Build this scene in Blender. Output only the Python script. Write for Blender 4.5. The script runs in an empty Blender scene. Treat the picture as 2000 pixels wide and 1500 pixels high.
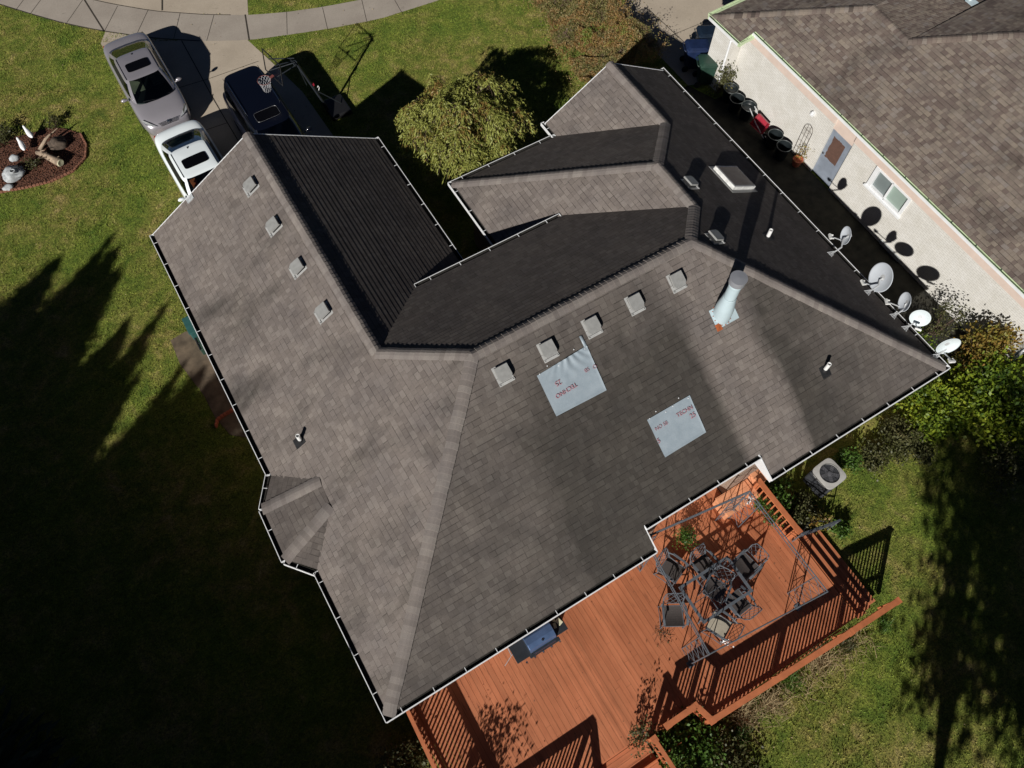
import bpy, math, random
import numpy as np
from mathutils import Vector, Matrix
R = math.radians
C = bpy.context.scene.collection
random.seed(7); rng = np.random.default_rng(7)

# ------------------------------------------------------------------ camera
CH = 21.3
FPX = 1501.51
CM = (Matrix.Rotation(R(-31.5318), 3, 'Z') @ Matrix.Rotation(0.455395, 3, 'X') @ Matrix.Rotation(0.00964451, 3, 'Z'))
cam = bpy.data.objects.new('camera', bpy.data.cameras.new('camera'))
C.objects.link(cam); bpy.context.scene.camera = cam
cam.data.sensor_fit = 'HORIZONTAL'; cam.data.sensor_width = 36; cam.data.lens = FPX / 2000 * 36
cam.data.clip_start = 0.1; cam.data.clip_end = 2000
cam.matrix_world = Matrix.Translation((0, 0, CH)) @ CM.to_4x4()
# ------------------------------------------------------------------ light
SAZ, SEL = 37.0, 29.7          # heading the light travels to (deg from +X), sun height
w = bpy.data.worlds.new('World'); bpy.context.scene.world = w; w.use_nodes = True
nt = w.node_tree; nt.nodes.clear()
sky = nt.nodes.new('ShaderNodeTexSky'); sky.sky_type = 'NISHITA'; sky.sun_disc = False
sky.sun_elevation = R(SEL); sky.altitude = 4000; sky.dust_density = 0.0; sky.air_density = 0.3
sd = Vector((-math.cos(R(SAZ)) * math.cos(R(SEL)), -math.sin(R(SAZ)) * math.cos(R(SEL)), math.sin(R(SEL))))
sky.sun_rotation = math.atan2(sd.x, sd.y)
bg = nt.nodes.new('ShaderNodeBackground'); bg.inputs[1].default_value = 0.05
wo = nt.nodes.new('ShaderNodeOutputWorld')
nt.links.new(sky.outputs[0], bg.inputs[0]); nt.links.new(bg.outputs[0], wo.inputs[0])
sun = bpy.data.objects.new('sun', bpy.data.lights.new('sun', 'SUN')); C.objects.link(sun)
sun.data.energy = 5.0; sun.data.angle = R(0.55); sun.data.color = (1.0, 0.965, 0.91)
sun.rotation_euler = sd.to_track_quat('Z', 'Y').to_euler()
vs = bpy.context.scene.view_settings
vs.view_transform = 'Standard'; vs.look = 'None'; vs.gamma = 1; vs.exposure = 0.1; vs.use_curve_mapping = False
bpy.context.scene.cycles.max_bounces = 5

def at(px, py, z=0.0):
    """point of the scene seen at photo pixel (px, py) at height z"""
    d = CM @ Vector((px - 1000, -(py - 750), -FPX)); t = (z - CH) / d.z
    return Vector((d.x * t, d.y * t, z))
def atx(px, py, x):
    d = CM @ Vector((px - 1000, -(py - 750), -FPX)); t = x / d.x
    return Vector((x, d.y * t, CH + d.z * t))
def onplane(px, py, a, b, c):
    d = CM @ Vector((px - 1000, -(py - 750), -FPX)); t = (a - CH) / (d.z - b * d.x - c * d.y)
    return Vector((d.x * t, d.y * t, CH + d.z * t))

# ------------------------------------------------------------------ mesh helpers
ROOT = {}
def tag(o, label=None, cat=None, group=None, kind=None):
    if label: o['label'] = label
    if cat: o['category'] = cat
    if group: o['group'] = group
    if kind: o['kind'] = kind
    return o
def thing(name, label, cat, loc=(0, 0, 0), rz=0.0, group=None):
    o = bpy.data.objects.new(name, None); C.objects.link(o); o.empty_display_size = .2
    o.location = loc; o.rotation_euler = (0, 0, rz)
    ROOT[o.name] = Matrix.Translation(loc) @ Matrix.Rotation(rz, 4, 'Z')
    return tag(o, label, cat, group)
def rootmat(p):
    while p.parent: p = p.parent
    return ROOT.get(p.name, Matrix.Identity(4))
def link(name, me, mats, parent, local, smooth=False, sub=0, bev=0):
    if not isinstance(mats, (list, tuple)): mats = [mats]
    for m in mats: me.materials.append(m)
    if parent is not None and not local:
        me.transform(rootmat(parent).inverted())
    if smooth: me.polygons.foreach_set('use_smooth', [True] * len(me.polygons))
    o = bpy.data.objects.new(name, me); C.objects.link(o)
    if parent is not None: o.parent = parent
    if bev:
        b = o.modifiers.new('b', 'BEVEL'); b.width = bev; b.segments = 2; b.limit_method = 'ANGLE'
    if sub:
        s = o.modifiers.new('s', 'SUBSURF'); s.levels = sub; s.render_levels = sub
    return o
class MB:
    def __init__(s): s.v = []; s.f = []; s.m = []; s.uv = {}
    def face(s, pts, mi=0, uv=None):
        i = len(s.v); s.v += [tuple(p) for p in pts]; s.f.append(tuple(range(i, i + len(pts)))); s.m.append(mi)
        if uv is not None: s.uv[len(s.f) - 1] = uv
    def add(s, vs_, fs, mi=0):
        i = len(s.v); s.v += [tuple(p) for p in vs_]
        for f in fs: s.f.append(tuple(a + i for a in f)); s.m.append(mi)
    def box(s, c, d, rz=0, mi=0, M=None):
        c = Vector(c); q = M if M is not None else Matrix.Rotation(rz, 3, 'Z')
        P = [c + q @ Vector((x * d[0] / 2, y * d[1] / 2, z * d[2] / 2)) for x in (-1, 1) for y in (-1, 1) for z in (-1, 1)]
        s.add(P, [(0, 1, 3, 2), (4, 6, 7, 5), (0, 4, 5, 1), (2, 3, 7, 6), (0, 2, 6, 4), (1, 5, 7, 3)], mi)
    def beam(s, a, b, wd, h, mi=0):
        a = Vector(a); b = Vector(b); d = b - a; L = d.length
        if L < 1e-6: return
        z = d.normalized(); u = Vector((0, 0, 1)).cross(z)
        if u.length < 1e-3: u = Vector((1, 0, 0))
        u.normalize(); v_ = z.cross(u)
        M = Matrix((u, v_, z)).transposed(); s.box((a + b) / 2, (wd, h, L), M=M, mi=mi)
    def tube(s, pts, r, n=8, mi=0, closed=False, cap=True):
        pts = [Vector(p) for p in pts]; rs = r if isinstance(r, (list, tuple)) else [r] * len(pts)
        N = len(pts); V = []; F = []; pu = None
        for i, p in enumerate(pts):
            if closed: d = pts[(i + 1) % N] - pts[i - 1]
            else: d = pts[min(i + 1, N - 1)] - pts[max(i - 1, 0)]
            d.normalize()
            if pu is None:
                u = d.cross(Vector((0, 0, 1)))
                if u.length < .05: u = d.cross(Vector((1, 0, 0)))
            else: u = pu - d * pu.dot(d)
            u.normalize(); pu = u; v_ = d.cross(u)
            for k in range(n):
                a = 2 * math.pi * k / n; V.append(p + (u * math.cos(a) + v_ * math.sin(a)) * rs[i])
        M_ = N if closed else N - 1
        for i in range(M_):
            j = (i + 1) % N
            for k in range(n): F.append((i * n + k, i * n + (k + 1) % n, j * n + (k + 1) % n, j * n + k))
        if not closed and cap: F += [tuple(range(n))[::-1], tuple(range((N - 1) * n, N * n))]
        s.add(V, F, mi)
    def lathe(s, prof, c=(0, 0, 0), n=24, mi=0, M=None, sx=1, sy=1):
        c = Vector(c); V = []; F = []
        for r, z in prof:
            for k in range(n):
                a = 2 * math.pi * k / n; p = Vector((r * math.cos(a) * sx, r * math.sin(a) * sy, z))
                V.append(c + (M @ p if M is not None else p))
        for i in range(len(prof) - 1):
            for k in range(n): F.append((i * n + k, i * n + (k + 1) % n, (i + 1) * n + (k + 1) % n, (i + 1) * n + k))
        s.add(V, F, mi)
    def prism(s, P, z0, z1, mi=0, top=True, bot=True):
        n = len(P); V = [(p[0], p[1], z0) for p in P] + [(p[0], p[1], z1) for p in P]
        F = [(k, (k + 1) % n, n + (k + 1) % n, n + k) for k in range(n)]
        if top: F.append(tuple(range(n, 2 * n)))
        if bot: F.append(tuple(range(n))[::-1])
        s.add(V, F, mi)
    def build(s, name, mats, parent=None, local=False, smooth=False, sub=0, bev=0):
        me = bpy.data.meshes.new(name); me.from_pydata(s.v, [], s.f)
        if any(s.m): me.polygons.foreach_set('material_index', s.m)
        if s.uv:
            ul = me.uv_layers.new(name='UVMap')
            for fi, uv in s.uv.items():
                p = me.polygons[fi]
                for k, li in enumerate(p.loop_indices): ul.data[li].uv = uv[k]
        me.update()
        return link(name, me, mats, parent, local, smooth, sub, bev)
def npmesh(name, V, F, mats, parent=None, local=False, smooth=False, mi=None):
    """V (n,3) array, F (m,k) array"""
    me = bpy.data.meshes.new(name); V = np.asarray(V, 'f'); F = np.asarray(F, 'i'); k = F.shape[1]
    me.vertices.add(len(V)); me.vertices.foreach_set('co', V.ravel())
    me.loops.add(F.size); me.loops.foreach_set('vertex_index', F.ravel())
    me.polygons.add(len(F)); me.polygons.foreach_set('loop_start', np.arange(0, F.size, k, dtype='i'))
    if mi is not None: me.polygons.foreach_set('material_index', np.asarray(mi, 'i'))
    me.update(calc_edges=True); me.validate()
    return link(name, me, mats, parent, local, smooth)
def copy_tree(o, loc=None, rz=None, parent=None, scale=None):
    c = o.copy(); C.objects.link(c); c.parent = parent
    if parent is None:
        if loc is not None: c.location = loc
        if rz is not None: c.rotation_euler = (0, 0, rz)
        if scale is not None: c.scale = scale
    for ch in o.children: copy_tree(ch, parent=c)
    return c

# ------------------------------------------------------------------ materials
class NT:
    def __init__(s, name):
        s.m = bpy.data.materials.new(name); s.m.use_nodes = True; s.t = s.m.node_tree
        s.b = s.t.nodes['Principled BSDF']; s.out = s.t.nodes['Material Output']
    def n(s, kind, **kw):
        nd = s.t.nodes.new('ShaderNode' + kind)
        for k, v in kw.items(): setattr(nd, k, v)
        return nd
    def l(s, a, b): s.t.links.new(a, b)
    def val(s, sock, v):
        if hasattr(v, 'node'): s.l(v, sock)
        else: sock.default_value = v
    def math(s, op, a, b=0.0, c=0.0):
        nd = s.n('Math', operation=op); s.val(nd.inputs[0], a); s.val(nd.inputs[1], b); s.val(nd.inputs[2], c); return nd.outputs[0]
    def noise(s, vec, scale, detail=3, rough=.55, dist=0):
        nd = s.n('TexNoise'); nd.inputs['Scale'].default_value = scale; nd.inputs['Detail'].default_value = detail
        nd.inputs['Roughness'].default_value = rough; nd.inputs['Distortion'].default_value = dist
        if vec is not None: s.l(vec, nd.inputs['Vector'])
        return nd.outputs[0]
    def ramp(s, fac, stops, interp='LINEAR'):
        nd = s.n('ValToRGB'); cr = nd.color_ramp; cr.interpolation = interp
        while len(cr.elements) > 1: cr.elements.remove(cr.elements[-1])
        for i, (p, c) in enumerate(stops):
            e = cr.elements[0] if i == 0 else cr.elements.new(p)
            e.position = p; e.color = (*c, 1) if len(c) == 3 else c
        s.val(nd.inputs[0], fac); return nd.outputs[0]
    def mix(s, fac, a, b, blend='MIX'):
        nd = s.n('Mix', data_type='RGBA', blend_type=blend); s.val(nd.inputs[0], fac)
        s.val(nd.inputs[6], a if hasattr(a, 'node') else (*a, 1)); s.val(nd.inputs[7], b if hasattr(b, 'node') else (*b, 1)); return nd.outputs[2]
    def bump(s, h, strength=.3, dist=.02):
        nd = s.n('Bump'); nd.inputs['Strength'].default_value = strength; nd.inputs['Distance'].default_value = dist
        s.l(h, nd.inputs['Height']); s.l(nd.outputs[0], s.b.inputs['Normal'])
    def fin(s, col=None, rough=.7, metal=0, spec=None, coat=0):
        if col is not None: s.val(s.b.inputs['Base Color'], col if hasattr(col, 'node') else (*col, 1))
        s.val(s.b.inputs['Roughness'], rough); s.val(s.b.inputs['Metallic'], metal)
        if spec is not None: s.b.inputs['Specular IOR Level'].default_value = spec
        if coat: s.b.inputs['Coat Weight'].default_value = coat; s.b.inputs['Coat Roughness'].default_value = .06
        return s.m
def pos(t):
    return t.n('NewGeometry').outputs['Position']
def plain(name, col, rough=.6, metal=0, var=.18, scale=6, bump=0.0, coat=0, spec=None):
    t = NT(name); p = t.n('TexCoord').outputs['Object']
    f = t.noise(p, scale, 4)
    d = tuple(c * (1 - var) for c in col); e = tuple(min(1, c * (1 + var)) for c in col)
    c = t.ramp(f, [(.3, d), (.7, e)])
    if bump: t.bump(t.noise(p, scale * 8, 3), bump, .01)
    return t.fin(c, rough, metal, spec, coat)

def shingle_mat(name, stops, algae, kind):
    t = NT(name); uv = t.n('UVMap').outputs[0]; P = pos(t)
    sp = t.n('SeparateXYZ'); t.l(uv, sp.inputs[0]); u, v = sp.outputs[0], sp.outputs[1]
    row = t.math('FLOOR', t.math('DIVIDE', v, .143))
    rn = t.n('TexWhiteNoise', noise_dimensions='1D'); t.l(row, rn.inputs['W'])
    uu = t.math('ADD', t.math('DIVIDE', u, .15), t.math('MULTIPLY', rn.outputs[0], 7.3))
    # tabs of two lengths: warp the tab index a little
    warp = t.math('MULTIPLY', t.math('SINE', t.math('ADD', t.math('MULTIPLY', uu, 1.9), row)), .22)
    uw = t.math('ADD', uu, warp); col = t.math('FLOOR', uw)
    cb = t.n('CombineXYZ'); t.l(col, cb.inputs[0]); t.l(row, cb.inputs[1])
    wn = t.n('TexWhiteNoise', noise_dimensions='2D'); t.l(cb.outputs[0], wn.inputs[0])
    base = t.ramp(wn.outputs[0], stops)
    # vertical tab joints
    fr = t.math('FRACT', uw); j = t.math('LESS_THAN', fr, .07)
    jn = t.n('TexWhiteNoise', noise_dimensions='2D'); cb2 = t.n('CombineXYZ'); t.l(col, cb2.inputs[0]); t.l(t.math('ADD', row, 91.3), cb2.inputs[1]); t.l(cb2.outputs[0], jn.inputs[0])
    j = t.math('MULTIPLY', j, t.math('MULTIPLY', jn.outputs[0], .0 if kind == 'cap' else .6))
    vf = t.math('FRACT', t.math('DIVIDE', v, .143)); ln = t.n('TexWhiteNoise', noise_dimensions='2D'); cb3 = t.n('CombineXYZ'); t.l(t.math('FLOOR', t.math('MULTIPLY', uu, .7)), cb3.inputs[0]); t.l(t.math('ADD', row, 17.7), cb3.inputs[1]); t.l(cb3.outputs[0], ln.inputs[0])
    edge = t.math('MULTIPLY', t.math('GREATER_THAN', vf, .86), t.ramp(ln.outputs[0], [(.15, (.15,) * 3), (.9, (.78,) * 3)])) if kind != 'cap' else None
    gr = t.noise(P, 90, 2); base = t.mix(.5, base, t.mix(1, base, t.ramp(gr, [(.3, (.55, .55, .55)), (.7, (1.35, 1.35, 1.35))]), 'MULTIPLY'))
    # mottled weathering
    w2 = t.noise(P, 1.1, 5, .6); base = t.mix(1, base, t.ramp(w2, [(.3, (.80, .80, .82)), (.65, (1.08, 1.07, 1.05))]), 'MULTIPLY')
    if algae:
        px = t.n('SeparateXYZ'); t.l(P, px.inputs[0]); X, Y = px.outputs[0], px.outputs[1]
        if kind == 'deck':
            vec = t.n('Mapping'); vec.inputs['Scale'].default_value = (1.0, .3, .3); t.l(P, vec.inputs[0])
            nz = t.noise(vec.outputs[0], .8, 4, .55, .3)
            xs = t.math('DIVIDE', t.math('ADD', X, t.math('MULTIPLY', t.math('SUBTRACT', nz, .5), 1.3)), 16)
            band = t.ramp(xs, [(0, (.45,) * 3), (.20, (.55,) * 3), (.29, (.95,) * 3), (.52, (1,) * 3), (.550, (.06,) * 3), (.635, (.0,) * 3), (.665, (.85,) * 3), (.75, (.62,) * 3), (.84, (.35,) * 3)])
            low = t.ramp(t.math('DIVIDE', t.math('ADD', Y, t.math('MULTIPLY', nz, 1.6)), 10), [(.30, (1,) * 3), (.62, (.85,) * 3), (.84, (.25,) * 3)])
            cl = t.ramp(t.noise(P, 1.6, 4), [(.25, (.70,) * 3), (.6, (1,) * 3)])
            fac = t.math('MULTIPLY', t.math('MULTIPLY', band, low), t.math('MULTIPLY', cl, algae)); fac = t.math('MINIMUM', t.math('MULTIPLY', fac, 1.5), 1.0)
        else:
            vec = t.n('Mapping'); vec.inputs['Scale'].default_value = (.35, 1.0, .3) if kind == 'left' else (1, 1, 1); t.l(P, vec.inputs[0])
            nz = t.noise(vec.outputs[0], .9, 5, .6, .4)
            fac = t.math('MULTIPLY', t.ramp(nz, [(.50, (0,) * 3), (.72, (1,) * 3)]), algae)
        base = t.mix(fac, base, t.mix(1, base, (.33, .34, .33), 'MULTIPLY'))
    base = t.mix(j, base, (.02, .018, .016))
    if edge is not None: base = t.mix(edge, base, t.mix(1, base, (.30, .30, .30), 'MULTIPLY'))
    t.bump(gr, .35, .006)
    return t.fin(base, .92, 0, .25)
ST = [(0, (.158, .135, .122)), (.35, (.176, .151, .137)), (.7, (.190, .164, .149)), (1, (.215, .188, .170))]
M = {}
M['sh_left'] = shingle_mat('shingle_left', ST, .8, 'left')
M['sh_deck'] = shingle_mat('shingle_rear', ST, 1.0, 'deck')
DK = [(a, tuple(x * .56 for x in c)) for a, c in ST]  # darkened shingle copy: shade painted into slopes turned away from the sun
M['sh_dark'] = shingle_mat('shingle_shaded', DK, 0, ''); M['sh_light'] = shingle_mat('shingle_front', ST, .3, 'nb')
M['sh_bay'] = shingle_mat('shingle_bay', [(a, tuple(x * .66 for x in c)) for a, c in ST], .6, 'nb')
M['sh_cap'] = shingle_mat('shingle_cap', [(0, (.16, .14, .128)), (.5, (.185, .162, .15)), (1, (.215, .192, .175))], 0, 'cap')
M['sh_nb'] = shingle_mat('shingle_neighbour', [(0, (.135, .103, .090)), (.3, (.170, .135, .115)), (.6, (.20, .166, .140)), (.85, (.24, .20, .162)), (1, (.215, .187, .170))], .5, 'nb')
M['white'] = plain('white_metal', (.72, .73, .74), .4, 0, .06, 3)
M['white_dirty'] = plain('white_dirty', (.60, .60, .58), .5, 0, .25, 8)
M['gutter_dark'] = plain('gutter_inside', (.018, .016, .013), .95, 0, .6, 25, .4)
M['vent'] = plain('vent_metal', (.30, .30, .29), .5, .2, .12, 9)
M['vent_light'] = plain('vent_flange', (.42, .42, .41), .5, .2, .12, 9)
M['black_rubber'] = plain('black_rubber', (.012, .012, .013), .6, 0, .3, 8)
M['pvc'] = plain('white_pvc', (.75, .75, .74), .4, 0, .05, 5)
M['flue'] = plain('flue_metal', (.44, .54, .58), .5, .1, .10, 2)
M['flue_cap'] = plain('flue_cap', (.33, .34, .37), .45, .4, .06, 3)
M['rust'] = plain('rust', (.30, .075, .02), .8, 0, .35, 12, .2)
M['glass_dark'] = plain('dark_glass', (.008, .012, .014), .06, 0, .2, 3, spec=.8)
M['sky_glass'] = plain('skylight_glass', (.10, .10, .105), .15, 0, .15, 4)
M['tarp'] = None
def tarp():
    t = NT('underlayment'); P = pos(t); n = t.noise(P, 5, 4); w_ = t.noise(P, 24, 3)
    t.bump(w_, .25, .01); return t.fin(t.ramp(n, [(.3, (.24, .29, .33)), (.7, (.29, .34, .38))]), .5)
M['tarp'] = tarp()
M['red_ink'] = plain('red_ink', (.33, .18, .21), .7, 0, .2, 20)
def brick(name, c1, c2, mort, sc=1, vec='Y'):
    t = NT(name); P = pos(t); s_ = t.n('SeparateXYZ'); t.l(P, s_.inputs[0]); c = t.n('CombineXYZ')
    if vec == 'XY': t.l(t.math('ADD', s_.outputs[0], s_.outputs[1]), c.inputs[0])
    else: t.l(s_.outputs[1], c.inputs[0])
    t.l(s_.outputs[2], c.inputs[1])
    b = t.n('TexBrick'); t.l(c.outputs[0], b.inputs[0]); b.inputs['Scale'].default_value = 1
    b.inputs['Brick Width'].default_value = .215 * sc; b.inputs['Row Height'].default_value = .075 * sc; b.inputs['Mortar Size'].default_value = .006; b.inputs['Mortar Smooth'].default_value = .2
    b.inputs['Color1'].default_value = (*c1, 1); b.inputs['Color2'].default_value = (*c2, 1); b.inputs['Mortar'].default_value = (*mort, 1)
    n = t.noise(P, 2.5, 5); col = t.mix(1, b.outputs[0], t.ramp(n, [(.3, (.9, .89, .86)), (.7, (1.04, 1.04, 1.04))]), 'MULTIPLY')
    t.bump(b.outputs[1], -.4, .004); return t.fin(col, .75)
M['brick_white'] = brick('painted_brick', (.66, .645, .61), (.62, .605, .57), (.46, .44, .41))
M['brick_tan'] = brick('tan_brick', (.30, .20, .14), (.24, .16, .12), (.35, .33, .30), vec='XY')
M['pink'] = plain('pink_board', (.62, .50, .43), .6, 0, .06, 3)
M['yellow_gutter'] = plain('pale_green_gutter', (.50, .60, .38), .5, 0, .12, 6)
M['dark_green'] = plain('dark_green_trim', (.02, .05, .035), .6, 0, .2, 6)
M['door'] = plain('grey_blue_door', (.22, .25, .30), .5, 0, .15, 3)
M['brown_screen'] = plain('brown_screen', (.105, .055, .04), .8, 0, .15, 10)
M['win_grey'] = plain('window_grey', (.17, .20, .20), .3, 0, .08, 2)
M['win_green'] = plain('window_green', (.27, .34, .30), .3, 0, .08, 2)
def concrete(name, a, b):
    t = NT(name); P = pos(t); n = t.noise(P, .8, 6, .6); f = t.noise(P, 45, 3)
    c = t.ramp(n, [(.3, a), (.7, b)]); st = t.noise(P, 3.2, 5, .7, .6)
    c = t.mix(t.ramp(st, [(.60, (0,) * 3), (.75, (.55,) * 3)]), c, tuple(x * .5 for x in a))
    c = t.mix(1, c, t.ramp(f, [(.3, (.88,) * 3), (.7, (1.1,) * 3)]), 'MULTIPLY'); t.bump(f, .3, .004); return t.fin(c, .85)
M['concrete'] = concrete('concrete', (.37, .31, .24), (.46, .39, .305))
M['sidewalk'] = concrete('sidewalk_concrete', (.29, .25, .21), (.37, .325, .275))
M['joint'] = plain('joint_dirt', (.035, .028, .02), .95, 0, .5, 12)
def lawn(name, blade=False):
    t = NT(name); P = pos(t); big = t.noise(P, .35, 5, .6); mid = t.noise(P, 1.7, 5, .65, .5); fine = t.noise(P, 22, 4, .7)
    s_ = t.n('SeparateXYZ'); t.l(P, s_.inputs[0])
    c = t.ramp(mid, [(.30, (.075, .105, .018)), (.46, (.130, .145, .028)), (.58, (.19, .170, .050)), (.74, (.30, .235, .105))])
    g = t.ramp(mid, [(.30, (.060, .105, .014)), (.6, (.130, .165, .026)), (.78, (.22, .20, .07))])
    c = t.mix(t.ramp(big, [(.40, (0,) * 3), (.62, (1,) * 3)]), g, c)
    cl = t.noise(P, 9, 5, .8, .4); c = t.mix(1, c, (1.40, 1.37, 1.42), 'MULTIPLY')
    c = t.mix(1, c, t.ramp(cl, [(.32, (.50,) * 3), (.5, (1.0,) * 3), (.68, (1.5, 1.45, 1.35))]), 'MULTIPLY')
    c = t.mix(1, c, t.ramp(fine, [(.3, (.35,) * 3), (.5, (1.0,) * 3), (.70, (1.7, 1.6, 1.5))]), 'MULTIPLY')
    if not blade: t.bump(t.noise(P, 35, 4, .8), 1.0, .05)
    t.fin(c, .75 if blade else .95, 0, .2)
    return t.m
M['lawn'] = lawn('lawn'); M['blade'] = lawn('grass_blade', True)
def deckmat(name='deck_boards', along='Y', k=1.0):
    t = NT(name); P = pos(t); mp = t.n('Mapping'); mp.inputs['Scale'].default_value = (6, .5, 6) if along == 'Y' else (.5, 6, 6)
    t.l(P, mp.inputs[0]); g = t.noise(mp.outputs[0], 1.6, 5, .65, .3); b = t.noise(P, .9, 4)
    s_ = t.n('SeparateXYZ'); t.l(P, s_.inputs[0]); ax = s_.outputs[0 if along == 'Y' else 1]
    wn = t.n('TexWhiteNoise', noise_dimensions='1D'); t.l(t.math('FLOOR', t.math('DIVIDE', ax, .145)), wn.inputs['W'])
    c = t.ramp(g, [(.25, (.37 * k, .115 * k, .046 * k)), (.45, (.46 * k, .150 * k, .063 * k)), (.7, (.51 * k, .178 * k, .078 * k))])
    c = t.mix(1, c, t.ramp(wn.outputs[0], [(0, (.86,) * 3), (.5, (.98,) * 3), (1, (1.07, 1.08, 1.10))]), 'MULTIPLY')
    c = t.mix(1, c, t.ramp(b, [(.35, (.85,) * 3), (.65, (1.08, 1.1, 1.15))]), 'MULTIPLY')
    wr = t.noise(mp.outputs[0], 3.3, 3, .6); c = t.mix(t.ramp(wr, [(.62, (0,) * 3), (.72, (.75,) * 3)]), c, (.22 * k, .07 * k, .03 * k))
    t.bump(g, .25, .01); return t.fin(c, .65)
M['deck'] = deckmat(); M['deckx'] = deckmat('deck_boards_cross', 'X'); M['rail'] = plain('stained_rail', (.46, .145, .058), .6, 0, .15, 5, .1)
M['cedar'] = plain('pale_cedar', (.66, .29, .15), .6, 0, .2, 4, .1)
M['gap'] = plain('board_gap', (.02, .008, .004), .95, 0, .2, 5)
M['grey_metal'] = plain('grey_powder_coat', (.12, .135, .155), .45, .2, .12, 6)
M['sling'] = plain('sling_fabric', (.055, .045, .042), .8, 0, .15, 30)
M['cushion'] = plain('beige_cushion', (.36, .32, .25), .85, 0, .12, 12)
M['clear'] = None
def clear():
    t = NT('clear_glass'); t.b.inputs['Transmission Weight'].default_value = 1; t.b.inputs['IOR'].default_value = 1.02
    g = t.n('BsdfTransparent'); gl = t.n('BsdfGlossy'); gl.inputs[1].default_value = .05; mx = t.n('MixShader'); mx.inputs[0].default_value = .05
    t.l(g.outputs[0], mx.inputs[1]); t.l(gl.outputs[0], mx.inputs[2]); t.l(mx.outputs[0], t.out.inputs[0]); return t.m
M['clear'] = clear()
def leaf(name, stops, trans=.3, scale=9.0, wt=.6):
    t = NT(name); P = pos(t); n = t.noise(P, scale, 3, .7); m = t.noise(P, scale * .16, 3)
    f = t.math('ADD', t.math('MULTIPLY', n, wt), t.math('MULTIPLY', m, 1 - wt)); c = t.ramp(f, stops)
    t.fin(c, .5, 0, .35); tr = t.n('BsdfTranslucent'); t.l(c, tr.inputs[0]); mx = t.n('MixShader'); mx.inputs[0].default_value = trans
    t.l(t.b.outputs[0], mx.inputs[1]); t.l(tr.outputs[0], mx.inputs[2]); t.l(mx.outputs[0], t.out.inputs[0]); return t.m
M['lf_weep'] = leaf('weeping_leaf', [(.30, (.13, .06, .03)), (.40, (.27, .17, .05)), (.48, (.23, .25, .055)), (.66, (.34, .35, .09))], .25, 6)
M['lf_lime'] = leaf('lime_leaf', [(.30, (.02, .05, .008)), (.42, (.06, .11, .015)), (.5, (.17, .24, .02)), (.58, (.28, .33, .03)), (.70, (.42, .40, .04))], .35, 4.5)
M['lf_green'] = leaf('green_leaf', [(.3, (.03, .06, .012)), (.5, (.07, .14, .02)), (.7, (.13, .21, .04))], .3, 7)
M['lf_dull'] = leaf('dull_leaf', [(.3, (.035, .035, .015)), (.5, (.08, .085, .03)), (.7, (.15, .13, .06))], .25, 7)
M['lf_autumn'] = leaf('autumn_leaf', [(.30, (.10, .065, .060)), (.38, (.19, .13, .08)), (.43, (.15, .16, .045)), (.48, (.30, .23, .10)), (.53, (.30, .16, .06)), (.58, (.26, .25, .07)), (.60, (.13, .23, .04)), (.70, (.36, .11, .05))], .3, 7.0, .38)
M['lf_orange'] = leaf('orange_leaf', [(.3, (.09, .06, .02)), (.45, (.26, .15, .035)), (.56, (.22, .20, .04)), (.7, (.26, .29, .05))], .3, 5)
M['lf_spruce'] = leaf('spruce_needle', [(.3, (.012, .028, .012)), (.7, (.035, .06, .028))], .0, 6)
M['twig'] = plain('twig', (.085, .055, .038), .85, 0, .3, 15)
M['straw'] = plain('dry_straw', (.30, .23, .12), .9, 0, .35, 15)
M['bark'] = plain('bark', (.075, .055, .04), .9, 0, .4, 12, .6)
M['mulch'] = None
def mulch():
    t = NT('mulch'); P = pos(t); v_ = t.n('TexVoronoi'); v_.inputs['Scale'].default_value = 22; t.l(P, v_.inputs[0])
    c = t.ramp(t.noise(P, 26, 4, .8), [(.3, (.03, .014, .009)), (.5, (.10, .038, .02)), (.7, (.19, .07, .035))]); t.bump(v_.outputs[0], 1, .05); return t.fin(c, .95)
M['mulch'] = mulch()
M['soil'] = plain('bare_soil', (.12, .09, .06), .95, 0, .4, 3, .5)
M['dark_soil'] = plain('shaded_soil', (.022, .020, .013), .95, 0, .6, 3, .5)  # soil between the houses, its colour darkened for the house shadow there
M['terracotta'] = plain('terracotta', (.38, .10, .05), .75, 0, .2, 8)
M['sunroof_black'] = plain('sunroof_black', (.002, .002, .003), .45, 0, .1, 3, spec=.12)
M['soil_red'] = plain('weathered_edging', (.20, .085, .05), .9, 0, .5, 14, .5)
M['stone'] = plain('grey_stone', (.40, .42, .43), .8, 0, .3, 8, .5)
M['statue'] = plain('white_statue', (.80, .80, .80), .5, 0, .04, 6)
M['driftwood'] = plain('driftwood', (.30, .225, .16), .85, 0, .4, 9, .6)
M['bin_blue'] = plain('bin_blue', (.010, .020, .060), .45, 0, .2, 5)
M['bin_green'] = plain('bin_green', (.018, .045, .032), .45, 0, .2, 5)
M['bin_navy'] = plain('bin_navy', (.008, .016, .030), .45, 0, .2, 5)
M['tub'] = plain('black_tub', (.012, .016, .018), .4, 0, .2, 5)
M['tub_rim'] = plain('tub_rim', (.06, .07, .07), .4, 0, .2, 5)
M['dull_red'] = plain('dull_red', (.16, .05, .045), .5, 0, .2, 8)
M['red_plastic'] = plain('red_plastic', (.30, .018, .035), .4, 0, .1, 5)
M['wire'] = plain('brown_wire', (.10, .075, .06), .6, .3, .2, 10)
M['dish'] = plain('dish_grey', (.46, .49, .53), .45, 0, .05, 3)
M['dish_light'] = plain('dish_pale', (.58, .64, .66), .45, 0, .05, 3)
M['galv'] = plain('galvanised', (.55, .56, .57), .4, .3, .1, 8)
M['ac_shell'] = plain('ac_shell', (.42, .41, .39), .5, 0, .1, 8)
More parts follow.
